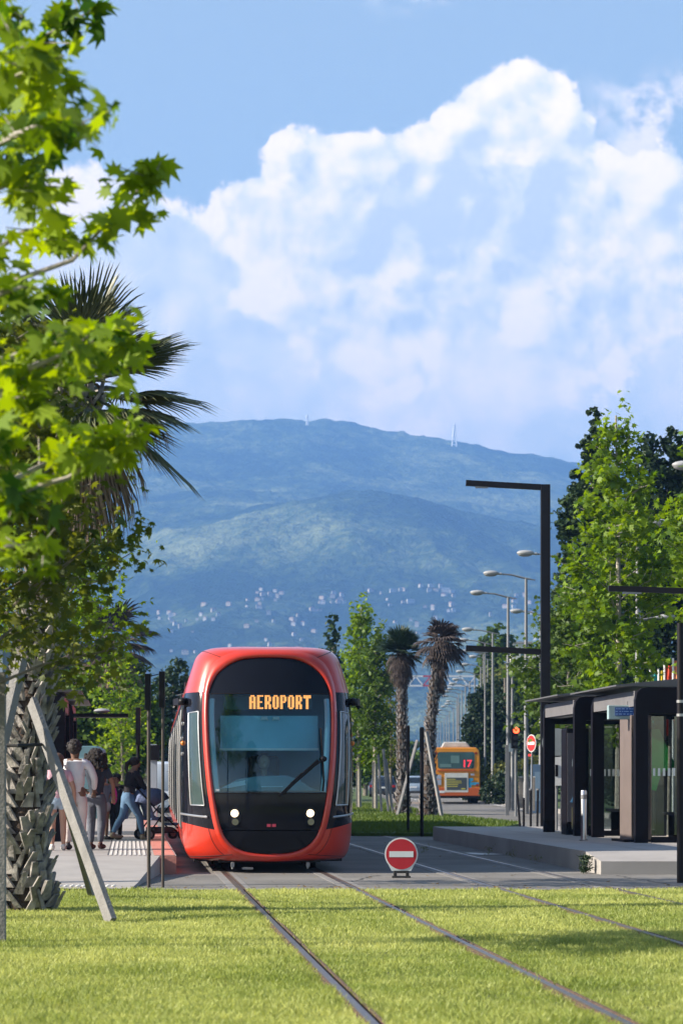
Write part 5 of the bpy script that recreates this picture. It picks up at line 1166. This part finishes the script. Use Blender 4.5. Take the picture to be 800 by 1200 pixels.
# median and left background
tree('maple_tree', gx(421, 108), 108, 8.9, 'slim bright green tree right of the tram', 1.25, base=.20, seed=24, nl=36, leaf=.22, n=4800, m=GREEN_MAPLE, tr=.09, bark=BARK_P, rise=1.1, top=.12, spread=.2, subs=4, bulge=.25)
tree('ash_tree', gx(440, 104), 104, 7.6, 'darker slim tree with bare twigs left of the green crowned palm', .95, base=.30, seed=26, nl=30, leaf=.2, n=3600, shape=OVAL, m=GREEN_MID, tr=.09, bark=BARK_P, rise=1.2, top=.2, spread=.17, subs=5, bulge=.3)
tree('ash_tree', gx(457, 112), 112, 6.6, 'thin brownish half bare sapling beside the left median palm', .85, base=.22, seed=28, nl=30, leaf=.16, n=1500, shape=OVAL, m=GREEN_OLIVE, tr=.07, bark=BARK, rise=1.5, top=.3, spread=.15, subs=6, bulge=.3)
mass_tree('poplar_tree', gx(391, 132), 132, 10.2, 'dark slim poplar just right of the tram roof', [(0, 0, 8.2, .5, .5, 1.8), (0, 0, 5.5, .9, .9, 2.4), (-.5, 0, 7.2, .4, .4, .9), (.6, 0, 3, 1, 1, 2.5)], leaf=.24, n=3600, m=GREEN_CYP, seed=15, nclump=260, csz=.30)
mass_tree('leafy_tree', gx(428, 185), 185, 4.6, 'rounded green tree far behind the slim median trees', [(0, 0, 2.6, 2.0, 1.5, 1.8), (2.3, 3, 2.2, 1.8, 1.5, 1.5)], leaf=.3, n=5000, m=GREEN_MID, seed=16, nclump=150)
mass_tree('leafy_tree', gx(524, 330), 330, 5, 'far sunlit green tree between right palm and lamp row', [(0, 0, 3.2, 3.4, 2, 2.0), (3.4, 2, 2.6, 2, 2, 1.6), (-4, 0, 3, 2.6, 2, 1.9)], leaf=.45, n=4500, m=GREEN_MID, seed=17, nclump=140)
mass_tree('leafy_tree', gx(470, 300), 300, 5, 'far green tree seen between the two palm trunks', [(0, 0, 3, 4.4, 2, 2.6), (-5, 0, 3.4, 3, 2, 2.6)], leaf=.45, n=4500, m=GREEN_MID, seed=18, nclump=140)
LT = [(150, 100, 6.6, GREEN_MID, 'mid green bushy tree behind the crowd on the left'), (204, 125, 7.6, GREEN_CYP, 'dark green tree against the left side of the tram roof'), (172, 140, 6.4, GREEN_CYP, 'dark tree behind the left signal posts'), (100, 88, 5.6, GREEN_MID, 'leafy tree left of the far palm behind the platform'), (62, 110, 7.4, GREEN_CYP, 'dark tree behind the left shelter roof')]
for i, (px, Y, H, m_, lb) in enumerate(LT):
    k = Y / 100; mass_tree('leafy_tree', gx(px, Y), Y, H, lb, [(0, 0, H * .62, .95 * k, .9, H * .32), (-.7 * k, 0, H * .45, .8 * k, .8, H * .25), (.65 * k, .2, H * .48, .75 * k, .8, H * .27), (0, .2, H * .25, .9 * k, .8, H * .2)], leaf=.17, n=9500, m=m_, seed=40 + i, nclump=260, csz=.2, tr=.12)
tree('maple_tree', gx(143, 82), 82, 5.4, 'airy yellow green tree just right of the far palm trunk', 1.1, base=.25, seed=51, nl=26, leaf=.18, n=1500, m=GREEN_NEAR, tr=.06, rise=1.0, spread=.2)

# ------------------------------------------------------------------ LEFT BACKGROUND BUILDINGS, FENCE
BLG = mat('blue_grey_cladding', (.16, .22, .30), .4, var=.08, vscale=.5); BLG2 = mat('pale_cladding', (.40, .46, .52), .4, var=.06)
ob = thing('office_building', (gx(101, 140), 140, 0), 'blue grey clad building behind the left shelter roof', 'building')
g = MB(); g.box((-5, 5, 4.3), (10, 10, 8.6)); g.build('wall', BLG, ob)
for k in range(9):
    g = MB(); g.box((-.35 - k * 1.1, -.06, 6.0), (.42, .1, 4.6)); g.build('panel', BLG2, ob)
g = MB(); g.box((-5, 4.9, 8.66), (10.4, 10.4, .14)); g.build('roof', M_ROOF, ob)
for k in range(8):
    g = MB(); g.box((-.9 - k * 1.1, -.03, 2.2), (.55, .05, 1.5)); g.build('window', BGL, ob)
bh = thing('brick_house', (gx(107, 160), 160, 0), 'orange walled low house with white garage behind the far palm', 'building')
g = MB(); g.box((0, 3, 2.1), (4.0, 6, 4.2)); g.build('wall', mat('orange_render', (.42, .17, .08), .8, var=.1), bh); g = MB(); g.box((-.1, -.03, 2.2), (1.3, .06, 1.3)); g.build('garage_door', WHITEP, bh)
g = MB(); g.prism([(-2.2, 4.2), (0, 5.0), (2.2, 4.2)], -.2, 6.2); g.build('roof', mat('roof_tile', (.30, .12, .07), .8, var=.15), bh)
kt = thing('container', (gx(104, 70), 70, .06), 'pale teal container with rounded lid behind the people', 'container')
g = MB(); g.prism([(-.42, 0), (-.42, 1.85), (-.36, 2.12), (-.2, 2.2), (.2, 2.2), (.38, 2.1), (.44, 1.85), (.44, 0)], 0, .9); g.build('body', mat('teal_plastic', (.12, .24, .27), .5), kt, bevel=.02); g = MB(); g.box((0, -.02, 1.83), (.9, .05, .05)); g.build('lid_seam', WHITEP, kt)
fn = thing('picket_fence', (gx(70, 112), 112, .06), 'grey metal fence with upright bars behind the left platform', 'fence')
FM = mat('fence_grey', (.14, .16, .18), .5, metal=.3, var=.1)
Lf = 7.0; g = MB(); 
for z in (.2, 1.55): g.box((Lf / 2, 0, z), (Lf, .05, .06))
for k in range(int(Lf / .14)): g.box((k * .14, 0, .9), (.035, .03, 1.7))
g.build('panel', FM, fn)
for k in range(5): g = MB(); g.box((k * 1.7, .03, 1.0), (.1, .1, 2.0)); g.build('post', FM, fn)
wl = thing('garden_wall', (gx(190, 130), 130, 0), 'low beige wall behind the stroller on the left', 'wall'); g = MB(); g.box((0, 0, 1.0), (4.5, .3, 2.0)); g.build('wall', mat('beige_render', (.30, .26, .21), .9), wl); g = MB(); g.box((0, 0, 2.05), (4.6, .4, .1)); g.build('coping', M_CONC, wl)
Y = 60; t = thing('metal_post', (gx(180, Y), Y, 0), 'pale square post right of the pushing woman', 'post'); g = MB(); g.box((0, 0, gz(872, Y) / 2), (.16, .12, gz(872, Y))); g.build('post', BLG2, t); g = MB(); g.box((0, -.07, gz(882, Y)), (.3, .1, .35)); g.build('head', M_BLACK, t)
wb = thing('white_building', (gx(611, 300), 300, 0), 'white building corner glimpsed between the lamps above the olive tree', 'building')
g = MB(); g.box((0, 5, 8), (2.2, 10, 18.2)); g.build('wall', mat('white_render', (.62, .62, .6), .8), wb)
for k in range(5): g = MB(); g.box((0.2, -.03, 15.8 - k * 2.6), (.7, .06, 1.1)); g.build('window', BGL, wb)
g = MB(); g.box((0, 5, 17.2), (2.5, 10.4, .2)); g.build('roof', M_CONC, wb)

# ------------------------------------------------------------------ tower crane jib
cr_ = thing('tower_crane', (gx(618, 700), 700, 0), 'far red and white lattice crane jib behind the palms and lamps', 'crane')
zc = gz(795, 700); hh_ = 2.6
def lattice(x0, x1, m, parent):
    g = MB(); n = max(1, int(abs(x1 - x0) / 2.6)); st = (x1 - x0) / n
    g.bar((x0, 0, zc - 2), (x1, 0, zc - 2), .45, .3); g.bar((x0, 0, zc - 2 + hh_), (x1, 0, zc - 2 + hh_), .45, .3)
    for i in range(n): g.bar((x0 + i * st, 0, zc - 2), (x0 + (i + .5) * st, 0, zc - 2 + hh_), .35, .3); g.bar((x0 + (i + .5) * st, 0, zc - 2 + hh_), (x0 + (i + 1) * st, 0, zc - 2), .35, .3)
    return g.build('jib_section', m, parent)
xA, xB = gx(478, 700) - gx(618, 700), 0; cw = mat('crane_white', (.7, .7, .7), .5); crr = mat('crane_red', (.5, .03, .04), .5); nS = 8
for i in range(nS): lattice(xA + (xB - xA) * i / nS, xA + (xB - xA) * (i + 1) / nS, cw if i in (0, 2, 3, 4, 6) else crr, cr_)
g = MB(); g.box((0, 0, zc / 2), (1.6, 1.6, zc)); g.build('mast', crr, cr_)

# ------------------------------------------------------------------ pylons and houses on the mountain
def hz1(x, y): return float(hmt(np.array([x]), np.array([y]))[0]) - 1.0
PYM = mat('pylon_steel', (.75, .76, .78), .6)
def pylon(px, Y, H, W, label, arms=True):
    x = gx(px, Y); z = hz1(x, Y); t = thing('pylon', (x, Y, z - 2), label, 'pylon'); g = MB(); n = 6; wt = 1.7
    for sx, sy in ((-1, -1), (1, -1), (1, 1), (-1, 1)): g.bar((sx * W / 2, sy * W / 2, 0), (sx * wt / 2, sy * wt / 2, H), wt, wt)
    for i in range(n):
        w0 = W * (1 - i / n) + wt * i / n; w1_ = W * (1 - (i + 1) / n) + wt * (i + 1) / n; z0, z1 = H * i / n, H * (i + 1) / n
        for sy in (-1, 1): g.bar((-w0 / 2, sy * w0 / 2, z0), (w1_ / 2, sy * w1_ / 2, z1), 1.1, 1.1); g.bar((w0 / 2, sy * w0 / 2, z0), (-w1_ / 2, sy * w1_ / 2, z1), 1.1, 1.1)
    g.build('lattice', PYM, t)
    if arms:
        for z_ in (H * .72, H * .84): g = MB(); g.bar((-5, 0, z_), (5, 0, z_), .8, .8); g.build('cross_arm', PYM, t)
pylon(532, 5900, 52, 11, 'tall lattice pylon on the ridge right of centre'); pylon(360, 5950, 26, 4, 'short thin mast on the highest point of the ridge', False)
HW = [mat('house_white', (.46, .45, .42), .8, var=0), mat('house_cream', (.45, .38, .30), .8, var=0), mat('house_pink', (.40, .36, .31), .8, var=0)]; HR = mat('house_roof', (.32, .17, .11), .9, var=0)
HWIN = mat('house_window_dark', (.05, .06, .08), .4, var=0)
protos = []
for k in range(5):
    W_, D_, H_ = [(13, 10, 6), (18, 11, 7), (11, 9, 8), (26, 12, 9), (15, 12, 5)][k]
    t = thing('hillside_house', (0, 0, 0), 'small pale house among trees on the hazy hillside', 'house', group=HOUSE_GROUP); g = MB(); g.box((0, 0, H_ / 2 - 3), (W_, D_, H_ + 6)); g.build('wall', HW[k % 3] if k != 3 else HW[0], t)
    g = MB(); g.prism([(-W_ / 2 - .5, H_), (-W_ / 4, H_ + 2.2), (W_ / 4, H_ + 2.2), (W_ / 2 + .5, H_)], -D_ / 2 - .5, D_ / 2 + .5); g.build('roof', HR if k != 3 else HW[0], t)
    for i in range(2): g = MB(); g.box((-W_ * .22 + i * W_ * .44, -D_ / 2 - .05, H_ * .5), (1.8, .1, 2.2)); g.build('window', HWIN, t)
    protos.append(t)
rg = random.Random(77); used = 0
CL = [(195, 728, 14, 10), (240, 730, 16, 10), (300, 712, 22, 8), (335, 730, 26, 12), (320, 700, 14, 5), (380, 715, 24, 10), (410, 700, 20, 6), (480, 700, 26, 8), (515, 698, 8, 3), (600, 720, 24, 12), (260, 760, 50, 14), (440, 740, 40, 14), (520, 720, 14, 8), (340, 755, 40, 10), (200, 760, 20, 20), (620, 760, 20, 14)]
def solve(px, py):
    for Y in np.arange(1700, 4300, 25):
        z = hz1(gx(px, Y), Y)
        if 911 - (z - 1.4) / Y * FPX <= py: return Y
    return None
for ci, (cx, cy, sx, sy) in enumerate(CL):
    for k in range(9 if ci < 10 else 7):
        px, py = cx + rg.gauss(0, sx * .8), cy + rg.gauss(0, sy * .8); Yh = solve(px, py)
        if Yh is None: continue
        x = gx(px, Yh); z = hz1(x, Yh); p = protos[rg.choice((0, 0, 1, 2, 2, 4, 4, 3 if ci in (4, 8, 7) else 0))]
        if used < 5: protos[used].location = (x, Yh, z + 1.5); protos[used].rotation_euler = (0, 0, rg.uniform(-.6, .6)); protos[used].scale = (.4,) * 3
        else: dup(p, (x, Yh, z + 1.5), rg.uniform(-.6, .6), scale=rg.uniform(.25, .5))
        used += 1

# ================================================================== PEOPLE
def skinmesh(name, nodes, edges, m, parent, root, sub=1, extra=None):
    bm = bmesh.new(); ly = bm.verts.layers.skin.verify(); vm = {}
    for k, (p, r) in nodes.items():
        v = bm.verts.new(p); r = r if isinstance(r, tuple) else (r, r); v[ly].radius = r; v[ly].use_root = (k == root); vm[k] = v
    for a, b in edges: bm.edges.new((vm[a], vm[b]))
    me = bpy.data.meshes.new(name); bm.to_mesh(me); bm.free(); o = bpy.data.objects.new(name, me); C.objects.link(o)
    md = o.modifiers.new('k', 'SKIN'); md.use_smooth_shade = True; s_ = o.modifiers.new('s', 'SUBSURF'); s_.levels = sub; s_.render_levels = sub
    dg = bpy.context.evaluated_depsgraph_get(); dg.update(); me2 = bpy.data.meshes.new_from_object(o.evaluated_get(dg)); bpy.data.objects.remove(o)
    me2.materials.clear(); me2.materials.append(m); me2.polygons.foreach_set('material_index', [0] * len(me2.polygons)); me2.polygons.foreach_set('use_smooth', [True] * len(me2.polygons))
    o = bpy.data.objects.new(name, me2); C.objects.link(o); o.parent = parent; return o
def person(px, pyfoot, Y, z0, H, rz, label, skin, top, bottom, hair, shoe, lf=(.0, .0), kf=None, la=None, ra=None, lean=0, shorts=False, sleeve=.45, hairstyle='short', wide=1.0, toplen=.48, turn=0.0):
    """faces local +y; la/ra = ((elbow),(wrist)) in fractions of the height; lf = forward offsets of left/right foot"""
    t = thing('person', (gx(px, Y), Y, z0), label, 'person', rz=rz); h = H
    def P(x, y, z): return Vector((x * h, (y + lean * max(0, z - .5)) * h, z * h))
    la = la or ((-.165, -.01, .64), (-.17, .04, .49)); ra = ra or ((.165, -.01, .64), (.17, .04, .49))
    nd = {'pel': (P(0, 0, .52), .062 * h * wide), 'wai': (P(0, 0, .61), .056 * h * wide), 'che': (P(0, 0, .72), .074 * h * wide), 'uch': (P(0, 0, .79), .062 * h * wide), 'nek': (P(0, .005, .845), .030 * h), 'hd0': (P(turn * .01, .012, .885), .050 * h), 'hd1': (P(turn * .01, .008, .925), .058 * h), 'hd2': (P(0, 0, .962), .042 * h), 'nose': (P(turn * .05, .078, .905), .008 * h)}
    ed = [('pel', 'wai'), ('wai', 'che'), ('che', 'uch'), ('uch', 'nek'), ('nek', 'hd0'), ('hd0', 'hd1'), ('hd1', 'hd2'), ('hd1', 'nose')]
    for sd, s, arm in ((-1, 'l', la), (1, 'r', ra)):
        e, w_ = P(*arm[0]), P(*arm[1]); dv = (w_ - e).normalized(); hd = w_ + dv * .045 * h
        nd.update({s + 'sh': (P(sd * .105 * wide, 0, .795), .036 * h), s + 'el': (e, .025 * h), s + 'wr': (w_, .017 * h), s + 'hd': (hd, (.020 * h, .014 * h))})
        ed += [('uch', s + 'sh'), (s + 'sh', s + 'el'), (s + 'el', s + 'wr'), (s + 'wr', s + 'hd')]
        q = dv.cross(Vector((0, 1, 0)));  q = q.normalized() if q.length > .1 else Vector((1, 0, 0)); inn = Vector((-sd, 0, 0))
        for k in range(4):
            b0 = hd + q * (k - 1.5) * .011 * h + dv * .018 * h; f1_ = b0 + dv * .022 * h; f2_ = f1_ + (dv + inn * .4).normalized() * .02 * h * (1, 1.1, 1, .8)[k]
            nd.update({f'{s}f{k}': (b0, .0055 * h), f'{s}g{k}': (f1_, .005 * h), f'{s}h{k}': (f2_, .004 * h)}); ed += [(s + 'hd', f'{s}f{k}'), (f'{s}f{k}', f'{s}g{k}'), (f'{s}g{k}', f'{s}h{k}')]
        tb = w_ + dv * .02 * h + q * .02 * h; nd[s + 't'] = (tb, .006 * h); nd[s + 'u'] = (tb + (dv + q * .6) * .022 * h, .005 * h); ed += [(s + 'wr', s + 't'), (s + 't', s + 'u')]
        f = lf[0 if sd < 0 else 1]; kb = (kf or (0, 0))[0 if sd < 0 else 1]
        nd.update({s + 'hp': (P(sd * .052 * wide, 0, .49), .053 * h * wide), s + 'kn': (P(sd * .056, f * .5 + .015 + kb, .28 + abs(kb) * .2), .036 * h), s + 'ca': (P(sd * .057, f * .75 + kb * .5, .19), .034 * h), s + 'an': (P(sd * .058, f, .045 + max(0, -f) * .12), .020 * h), s + 'to': (P(sd * .066, f + .10, .018 + max(0, -f) * .03), .016 * h)})
        ed += [('pel', s + 'hp'), (s + 'hp', s + 'kn'), (s + 'kn', s + 'ca'), (s + 'ca', s + 'an'), (s + 'an', s + 'to')]
    skinmesh('body', nd, ed, skin, t, 'pel')
    c = .012 * h / 1.0
    G = lambda k, a=.011, m_=1.0: (nd[k][0], (nd[k][1] if not isinstance(nd[k][1], tuple) else nd[k][1][0]) * m_ + a * h)
    tn = {'a': (P(0, 0, toplen), .086 * h * wide), 'wai': G('wai', .020), 'che': G('che'), 'uch': G('uch', .008), 'nk': (P(0, 0, .825), .034 * h), 'lsh': G('lsh', .008), 'rsh': G('rsh', .008)}
    te = [('a', 'wai'), ('wai', 'che'), ('che', 'uch'), ('uch', 'nk'), ('uch', 'lsh'), ('uch', 'rsh')]
    for s in 'lr':
        if sleeve > .9: tn[s + 'el'] = G(s + 'el', .009); tn[s + 'wr'] = G(s + 'wr', .009); te += [(s + 'sh', s + 'el'), (s + 'el', s + 'wr')]
        else: tn[s + 'sl'] = (nd[s + 'sh'][0].lerp(nd[s + 'el'][0], sleeve + .2), .036 * h); te += [(s + 'sh', s + 'sl')]
    skinmesh('shirt', tn, te, top, t, 'che')
    bn = {'top': (P(0, 0, .60), .070 * h * wide), 'pel': (P(0, 0, .53), .082 * h * wide)}; be = [('top', 'pel')]
    for s in 'lr':
        bn[s + 'hp'] = G(s + 'hp', .017)
        if shorts: bn[s + 'k'] = (nd[s + 'hp'][0].lerp(nd[s + 'kn'][0], .42), .060 * h); be += [('pel', s + 'hp'), (s + 'hp', s + 'k')]
        else: bn[s + 'kn'] = G(s + 'kn', .013); bn[s + 'ca'] = G(s + 'ca', .010); bn[s + 'an'] = (nd[s + 'an'][0] + Vector((0, 0, .012 * h)), .030 * h); be += [('pel', s + 'hp'), (s + 'hp', s + 'kn'), (s + 'kn', s + 'ca'), (s + 'ca', s + 'an')]
    skinmesh('shorts' if shorts else 'trousers', bn, be, bottom, t, 'pel')
    for s in 'lr':
        g = MB(); a, b = nd[s + 'an'][0], nd[s + 'to'][0]; g.ell((a + b) / 2 + Vector((0, .01, -.006)) * h, (.032 * h, .080 * h, .026 * h), 12, 8); g.ell(a + Vector((0, -.005 * h, -.01 * h)), (.029 * h, .038 * h, .035 * h), 10, 6); g.build('shoe', shoe, t, smooth=True)
    rg = random.Random(int(H * 1000)); g = MB(); hc = P(0, -.008, .94)
    if hairstyle == 'afro':
        g.ell(hc + Vector((0, -.012 * h, .014 * h)), (.068 * h, .075 * h, .070 * h), 16, 12)
        for k in range(60): a = rg.uniform(0, 6.28); e = rg.uniform(-.5, 1.4); g.ell(hc + Vector((math.cos(a) * math.cos(e) * .064, math.sin(a) * math.cos(e) * .064 - .018, math.sin(e) * .066 + .014)) * h, (.013 * h,) * 3, 6, 4)
    elif hairstyle == 'curly':
        for k in range(230):
            z = rg.uniform(-.115, .068); wd = .066 + (.035 if z < .02 else 0) + .02 * max(0, -z * 6); a = rg.uniform(0, 6.28); y_ = math.sin(a) * wd * .75 - .022
            if y_ > .03 and z < .02: continue
            rr = math.sqrt(max(.05, 1 - (max(0, z) / .075) ** 2)); g.ell(hc + Vector((math.cos(a) * wd * rr, y_ * rr, z)) * h, (.020 * h, .020 * h, .022 * h), 6, 4)
        g.ell(hc + Vector((0, -.02, -.015)) * h, (.08 * h, .06 * h, .085 * h), 12, 8)
    elif hairstyle == 'pony':
        g.ell(hc + Vector((0, -.006, .006)) * h, (.062 * h, .070 * h, .060 * h), 14, 10); g.tube([hc + Vector((0, -.06, .01)) * h, hc + Vector((0, -.10, -.02)) * h, hc + Vector((0, -.11, -.08)) * h, hc + Vector((0, -.10, -.13)) * h], [.02 * h, .028 * h, .024 * h, .008 * h], 8)
    elif hairstyle == 'long':
        g.ell(hc + Vector((0, -.010, .004)) * h, (.064 * h, .070 * h, .064 * h), 14, 10); g.ell(hc + Vector((0, -.035, -.05)) * h, (.062 * h, .035 * h, .085 * h), 12, 8)
    else: g.ell(hc + Vector((0, -.006, .010)) * h, (.061 * h, .068 * h, .056 * h), 14, 10)
    g.build('hair', hair, t, smooth=True)
    g = MB()
    for sd in (-1, 1): g.ell(P(sd * .022, .058, .925), (.007 * h, .004 * h, .005 * h), 6, 4)
    g.build('eyes', mat('eye_dark', (.02, .015, .01), .3), t)
    g = MB(); g.ell(P(0, .064, .885), (.016 * h, .005 * h, .004 * h), 8, 4); g.build('mouth', mat('lip', (.35, .12, .10), .5), t)
    return t
SK1 = SKIN; SK2 = mat('skin_tan', (0.30, 0.16, 0.10), .6, var=.06); SK3 = mat('skin_brown', (.16, .085, .055), .6, var=.06)
cl = lambda n, c, v=.12: mat(n, c, .9, var=v, vscale=9, bump=.4, bscale=25)
BRH = mat('brown_hair', (.10, .05, .025), .7, var=.3, vscale=30, bump=.6); SHW = mat('white_shoe', (.62, .58, .54), .6); SHB = mat('dark_shoe', (.03, .025, .03), .6)
person(68, 996, 39.6, .27, 1.50, R(8), 'girl seen from behind in pink tee and pale denim shorts with white shoes', SK1, cl('pink_cotton', (.62, .38, .44)), cl('pale_denim', (.33, .42, .52)), BRH, SHW, lf=(-.01, .02), shorts=True, hairstyle='long', la=((-.17, .05, .66), (-.26, .12, .60)))
person(88, 996, 39.8, .27, 1.68, R(-4), 'person seen from behind in white shirt and white trousers with dark afro hair', SK3, cl('white_cotton', (.66, .68, .72), .06), cl('white_trousers', (.62, .58, .58), .06), HAIRD, SHB, lf=(-.03, .05), hairstyle='afro', sleeve=1.0, wide=1.22, la=((-.17, .05, .66), (-.12, .12, .60)), ra=((.18, .03, .66), (.16, .12, .56)))
person(113, 996, 40.2, .27, 1.55, R(-10), 'woman seen from behind with big curly black hair, dark tee, hand on hip', SK2, cl('navy_cotton', (.03, .04, .06)), cl('grey_trousers', (.10, .11, .14)), HAIRD, mat('dark_red_shoe', (.05, .02, .02), .6), lf=(.02, -.05), kf=(0, .02), hairstyle='curly', wide=1.05, la=((-.22, -.06, .68), (-.13, .02, .60)), ra=((.17, .02, .66), (.155, .09, .55)))
person(122, 985, 46.5, .27, 1.22, R(20), 'child in grey clothes half hidden behind the curly haired woman', SK2, cl('grey_cotton', (.16, .18, .22)), cl('pale_grey_shorts', (.40, .36, .36)), HAIRD, SHB, lf=(-.1, .08), shorts=True)
person(137, 984, 46.6, .27, 1.20, R(150), 'child in black jacket over a pink top with black leggings facing the crowd', SK2, cl('black_and_pink_top', (.02, .018, .025)), cl('black_leggings', (.015, .015, .02)), HAIRD, SHB, lf=(.0, .03), sleeve=.5)
pk = [o for o in C.objects if o.name.startswith('person')][-1]
person(150, 984, 46.4, .27, 1.50, R(-62), 'woman with dark ponytail in black jacket and blue jeans pushing a stroller', SK2, cl('black_jacket', (.018, .016, .022), .3), cl('blue_jeans', (.10, .19, .32)), HAIRD, mat('tan_trainer', (.30, .24, .16), .6), lf=(-.17, .17), kf=(.03, .03), lean=.22, sleeve=1.0, hairstyle='pony', la=((-.13, .12, .66), (-.10, .30, .54)), ra=((.13, .12, .64), (.10, .30, .54)))
# pink front of the child's top
g = MB(); g.ell((0, .068, .80), (.062, .055, .17), 12, 8)
kid = [o for o in C.objects if o.get('label', '').startswith('child in black')][0]
g.build('top_front', cl('bright_pink', (.62, .03, .22)), kid, smooth=True)
g = MB(); g.box((.14, -.05, .52), (.14, .10, .30)); bag = g.build('bag', cl('pale_blue_cloth', (.25, .42, .66)), None, bevel=.03); bag.location = kid.location; tag(bag, 'pale blue bag beside the child in the black and pink top', 'bag')
# stroller
Y = 46.6; st = thing('stroller', (gx(186, Y), Y, .27), 'black framed stroller with grey blue hood beside the tram', 'stroller', rz=R(-62))
g = MB()
for sd in (-.22, .22):
    g.tube([(sd, -.62, .98), (sd, -.50, .92), (sd, -.15, .55), (sd, .40, .12)], .014, 6); g.tube([(sd, -.28, .12), (sd, -.05, .42), (sd, .12, .62)], .013, 6); g.tube([(sd, -.28, .12), (sd, .38, .14)], .012, 6)
g.tube([(-.22, -.62, .98), (.22, -.62, .98)], .018, 8); g.tube([(-.22, .05, .35), (.22, .05, .35)], .012, 6); g.build('frame', M_BLACK, st)
SCL = cl('grey_blue_cloth', (.13, .17, .30))
g = MB(); g.grid([[(x, -.18 + .34 * math.sin(a) * 1.0, .60 + .34 * math.cos(a)) for x in (-.21, -.1, 0, .1, .21)] for a in np.linspace(-1.3, 1.1, 9)]); 
for sd in (-.21, .21): g.add([(sd, -.18, .60)] + [(sd, -.18 + .34 * math.sin(a), .60 + .34 * math.cos(a)) for a in np.linspace(-1.3, 1.1, 9)], [(0, i, i + 1) for i in range(1, 9)])
o = g.build('hood', SCL, st, smooth=True); md = o.modifiers.new('s', 'SOLIDIFY'); md.thickness = .012
g = MB(); g.box((0, -.02, .38), (.38, .42, .06)); g.box((0, -.24, .58), (.38, .06, .45), rot=Matrix.Rotation(.35, 3, 'X')); g.box((0, .28, .28), (.34, .26, .05)); g.build('seat', SCL, st, bevel=.02)
g = MB(); g.box((0, .02, .18), (.36, .40, .10)); g.build('basket', M_DARKGREY, st, bevel=.02)
for sx in (-.23, .23):
    for yb in (-.28, .38):
        g = MB(); g.tube([(sx - .02, yb, .10), (sx + .02, yb, .10)], .10, 18); wh = g.build('wheel', M_RUBBER, st, smooth=True); g = MB(); g.tube([(sx - .023, yb, .10), (sx + .023, yb, .10)], .055, 12); g.build('hub', M_GALV, wh)
